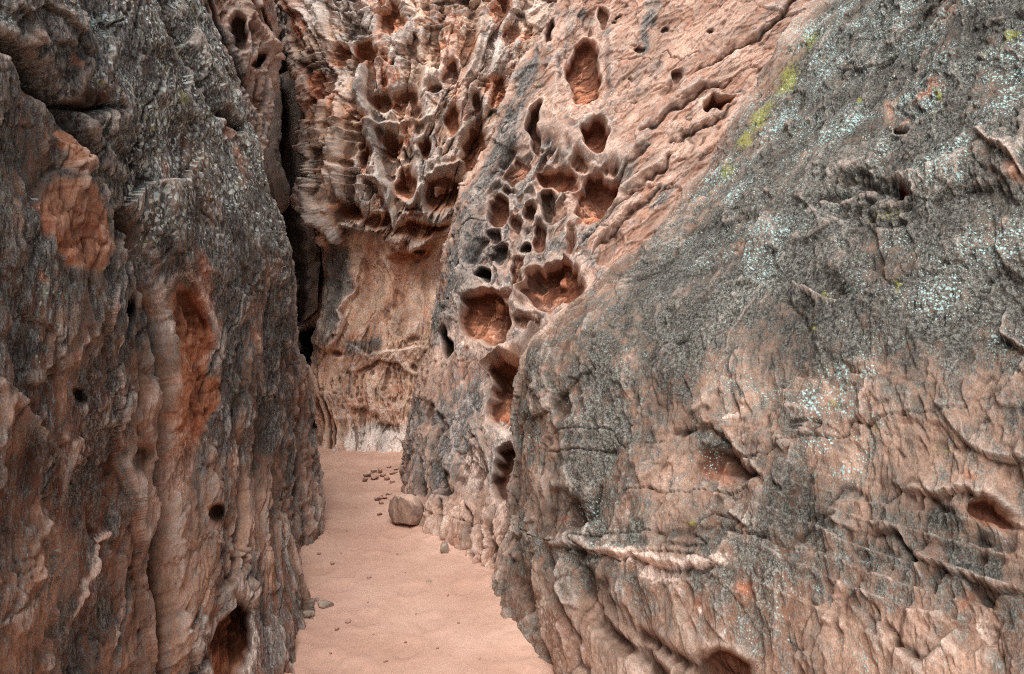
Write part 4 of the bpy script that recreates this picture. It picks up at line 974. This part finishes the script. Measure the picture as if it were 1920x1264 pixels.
import bmesh
def rock(name, label, cat, px, py, wd, hd, dp, mat, seed, group=None, sub=5, rz=0, box=.0, z0=None, cuts=9):
    Yd = EYE * FPX / (py - CY); x = (px - CX) / FPX * Yd
    bm = bmesh.new(); bmesh.ops.create_icosphere(bm, subdivisions=sub, radius=1)
    v = np.array([q.co[:] for q in bm.verts], float)
    if box:                                              # squarer outline with flat facets
        n = (np.abs(v) ** (2 + 6 * box)).sum(axis=1) ** (1 / (2 + 6 * box)); v = v / n[:, None]
    rs = np.random.RandomState(seed)
    for k in range(cuts):                                # planar breaks
        d = rs.normal(size=3); d /= np.linalg.norm(d); lim = rs.uniform(.55, .92)
        pr = v @ d; v -= np.outer(np.clip(pr - lim, 0, None), d) * .9
    u, w_ = (v[:, 0] * 1.3 + v[:, 2] * .7).astype(F32), (v[:, 1] * 1.3 - v[:, 2] * .6).astype(F32)
    v *= (1 + .16 * fbm(u + seed, w_, 3, seed) + .04 * fbm(u * 5, w_ * 5, 3, seed + 2))[:, None]
    v *= np.array([wd / 2, dp / 2, hd * .62])
    for q, c in zip(bm.verts, v): q.co = c
    for f in bm.faces: f.smooth = True
    me = bpy.data.meshes.new(name); bm.to_mesh(me); bm.free(); me.materials.append(mat)
    o = bpy.data.objects.new(name, me); sc.collection.objects.link(o)
    zz = float(sand_height(np.array([x], F32), np.array([Yd], F32))[0])
    o.location = (x, Yd, zz + hd * .38 if z0 is None else z0); o.rotation_euler = (0, 0, rz)
    o['label'] = label; o['category'] = cat
    if group: o['group'] = group
    return o
rock('boulder', 'rounded brown boulder with a sand-dusted top at the foot of the honeycombed wall', 'boulder', 760, 986, .31, .25, .33, S_brown, 31, box=.04, rz=.4, cuts=8)
GR = 'small stones lying loose on the sand path'
STN = [
 ('flat pale grey stone lying alone on the sand near the left wall', 610, 1140, .10, .035, .08, S_grey),
 ('whitish stone tucked against the foot of the left wall', 578, 1162, .07, .04, .06, S_grey),
 ('little brown stone in front of the flat pale grey stone', 653, 1168, .04, .02, .03, S_red),
 ('small brown pebble just below the whitish stone by the left wall', 632, 1184, .025, .015, .02, S_red),
 ('reddish stone at the far left edge of the sand beside the buttress', 592, 908, .10, .06, .08, S_red),
 ('flat brown stone farthest back along the left edge of the sand', 590, 866, .16, .05, .1, S_red),
 ('pale pebble in the middle of the path, level with the slab foot', 804, 1092, .035, .02, .03, S_grey),
 ('dark pebble right of centre on the path', 840, 1118, .018, .012, .016, S_red),
 ('brown chip on the sand below the buttress foot', 623, 1061, .04, .018, .03, S_red),
 ('small chip lying midway across the path', 692, 1084, .035, .014, .025, S_red),
 ('tiny chip beside the left wall foot above the others', 598, 1043, .04, .015, .03, S_red),
 ('thin dark chip nearest the viewer on the path', 723, 1240, .03, .01, .014, S_red),
 ('brown crumb on the sand left of the boulder', 712, 968, .05, .03, .04, S_red),
 ('pale angular block wedged at the wall foot right of the boulder', 832, 1038, .07, .07, .08, S_grey),
]
for k, (lb, px, py, a, b, c, mt) in enumerate(STN):
    rock('stone', lb, 'stone', px, py, a, b, c, mt, 20 + k, GR, 3, random.uniform(0, 3), box=.15)
PB = [(640, 930), (668, 955), (650, 1000), (705, 1012), (640, 1040), (745, 1040), (760, 1075), (690, 1130), (780, 1150), (860, 1170), (700, 1190), (820, 1215), (620, 1225), (900, 1235), (655, 880), (875, 1120), (760, 1200), (600, 1100)]
for k, (px, py) in enumerate(PB):
    a = random.uniform(.008, .02)
    rock('pebble', 'tiny brown pebble scattered on the open sand of the path', 'pebble', px, py, a, a * .6, a * .8, S_red, 120 + k, 'tiny pebbles scattered on the sand', 2, random.uniform(0, 3))
# rubble by the end of the path: broken slabs half sunk in the sand
RB = [(690, 897, .17, .07), (703, 902, .20, .08), (718, 898, .16, .05), (700, 887, .14, .05), (725, 905, .12, .05), (738, 893, .16, .03), (744, 886, .14, .03), (684, 906, .10, .05),
      (712, 890, .12, .07), (708, 940, .12, .05), (720, 936, .14, .05), (715, 946, .10, .04), (728, 930, .10, .03), (730, 880, .12, .03), (735, 913, .10, .04)]
RD = ['largest broken slab in the rubble on the sand', 'thick brown chunk in the middle of the rubble', 'flat plate on the right of the rubble heap', 'thin slab at the back of the rubble heap', 'small chunk at the right end of the rubble heap',
      'flat flake lying between the rubble and the wall', 'thin flake beside the wall behind the rubble', 'small chunk at the left end of the rubble heap', 'tilted piece on top of the rubble heap', 'chunk left of the boulder beside the wall foot',
      'slab piece just behind the boulder', 'little chunk in front of the pieces behind the boulder', 'flake against the wall behind the boulder', 'farthest flake near the end cliff', 'lone chip between the rubble heap and the boulder']
for k, ((px, py, a, h), lb) in enumerate(zip(RB, RD)):
    rock('rubble_stone', lb, 'stone', px, py, a * .68, h * .95, a * .55, S_red if k % 3 else S_brown, 60 + k, 'broken rubble by the end cliff', 4, random.uniform(0, 3), box=.0, cuts=14)
print('script', round(time.time() - T0, 1))
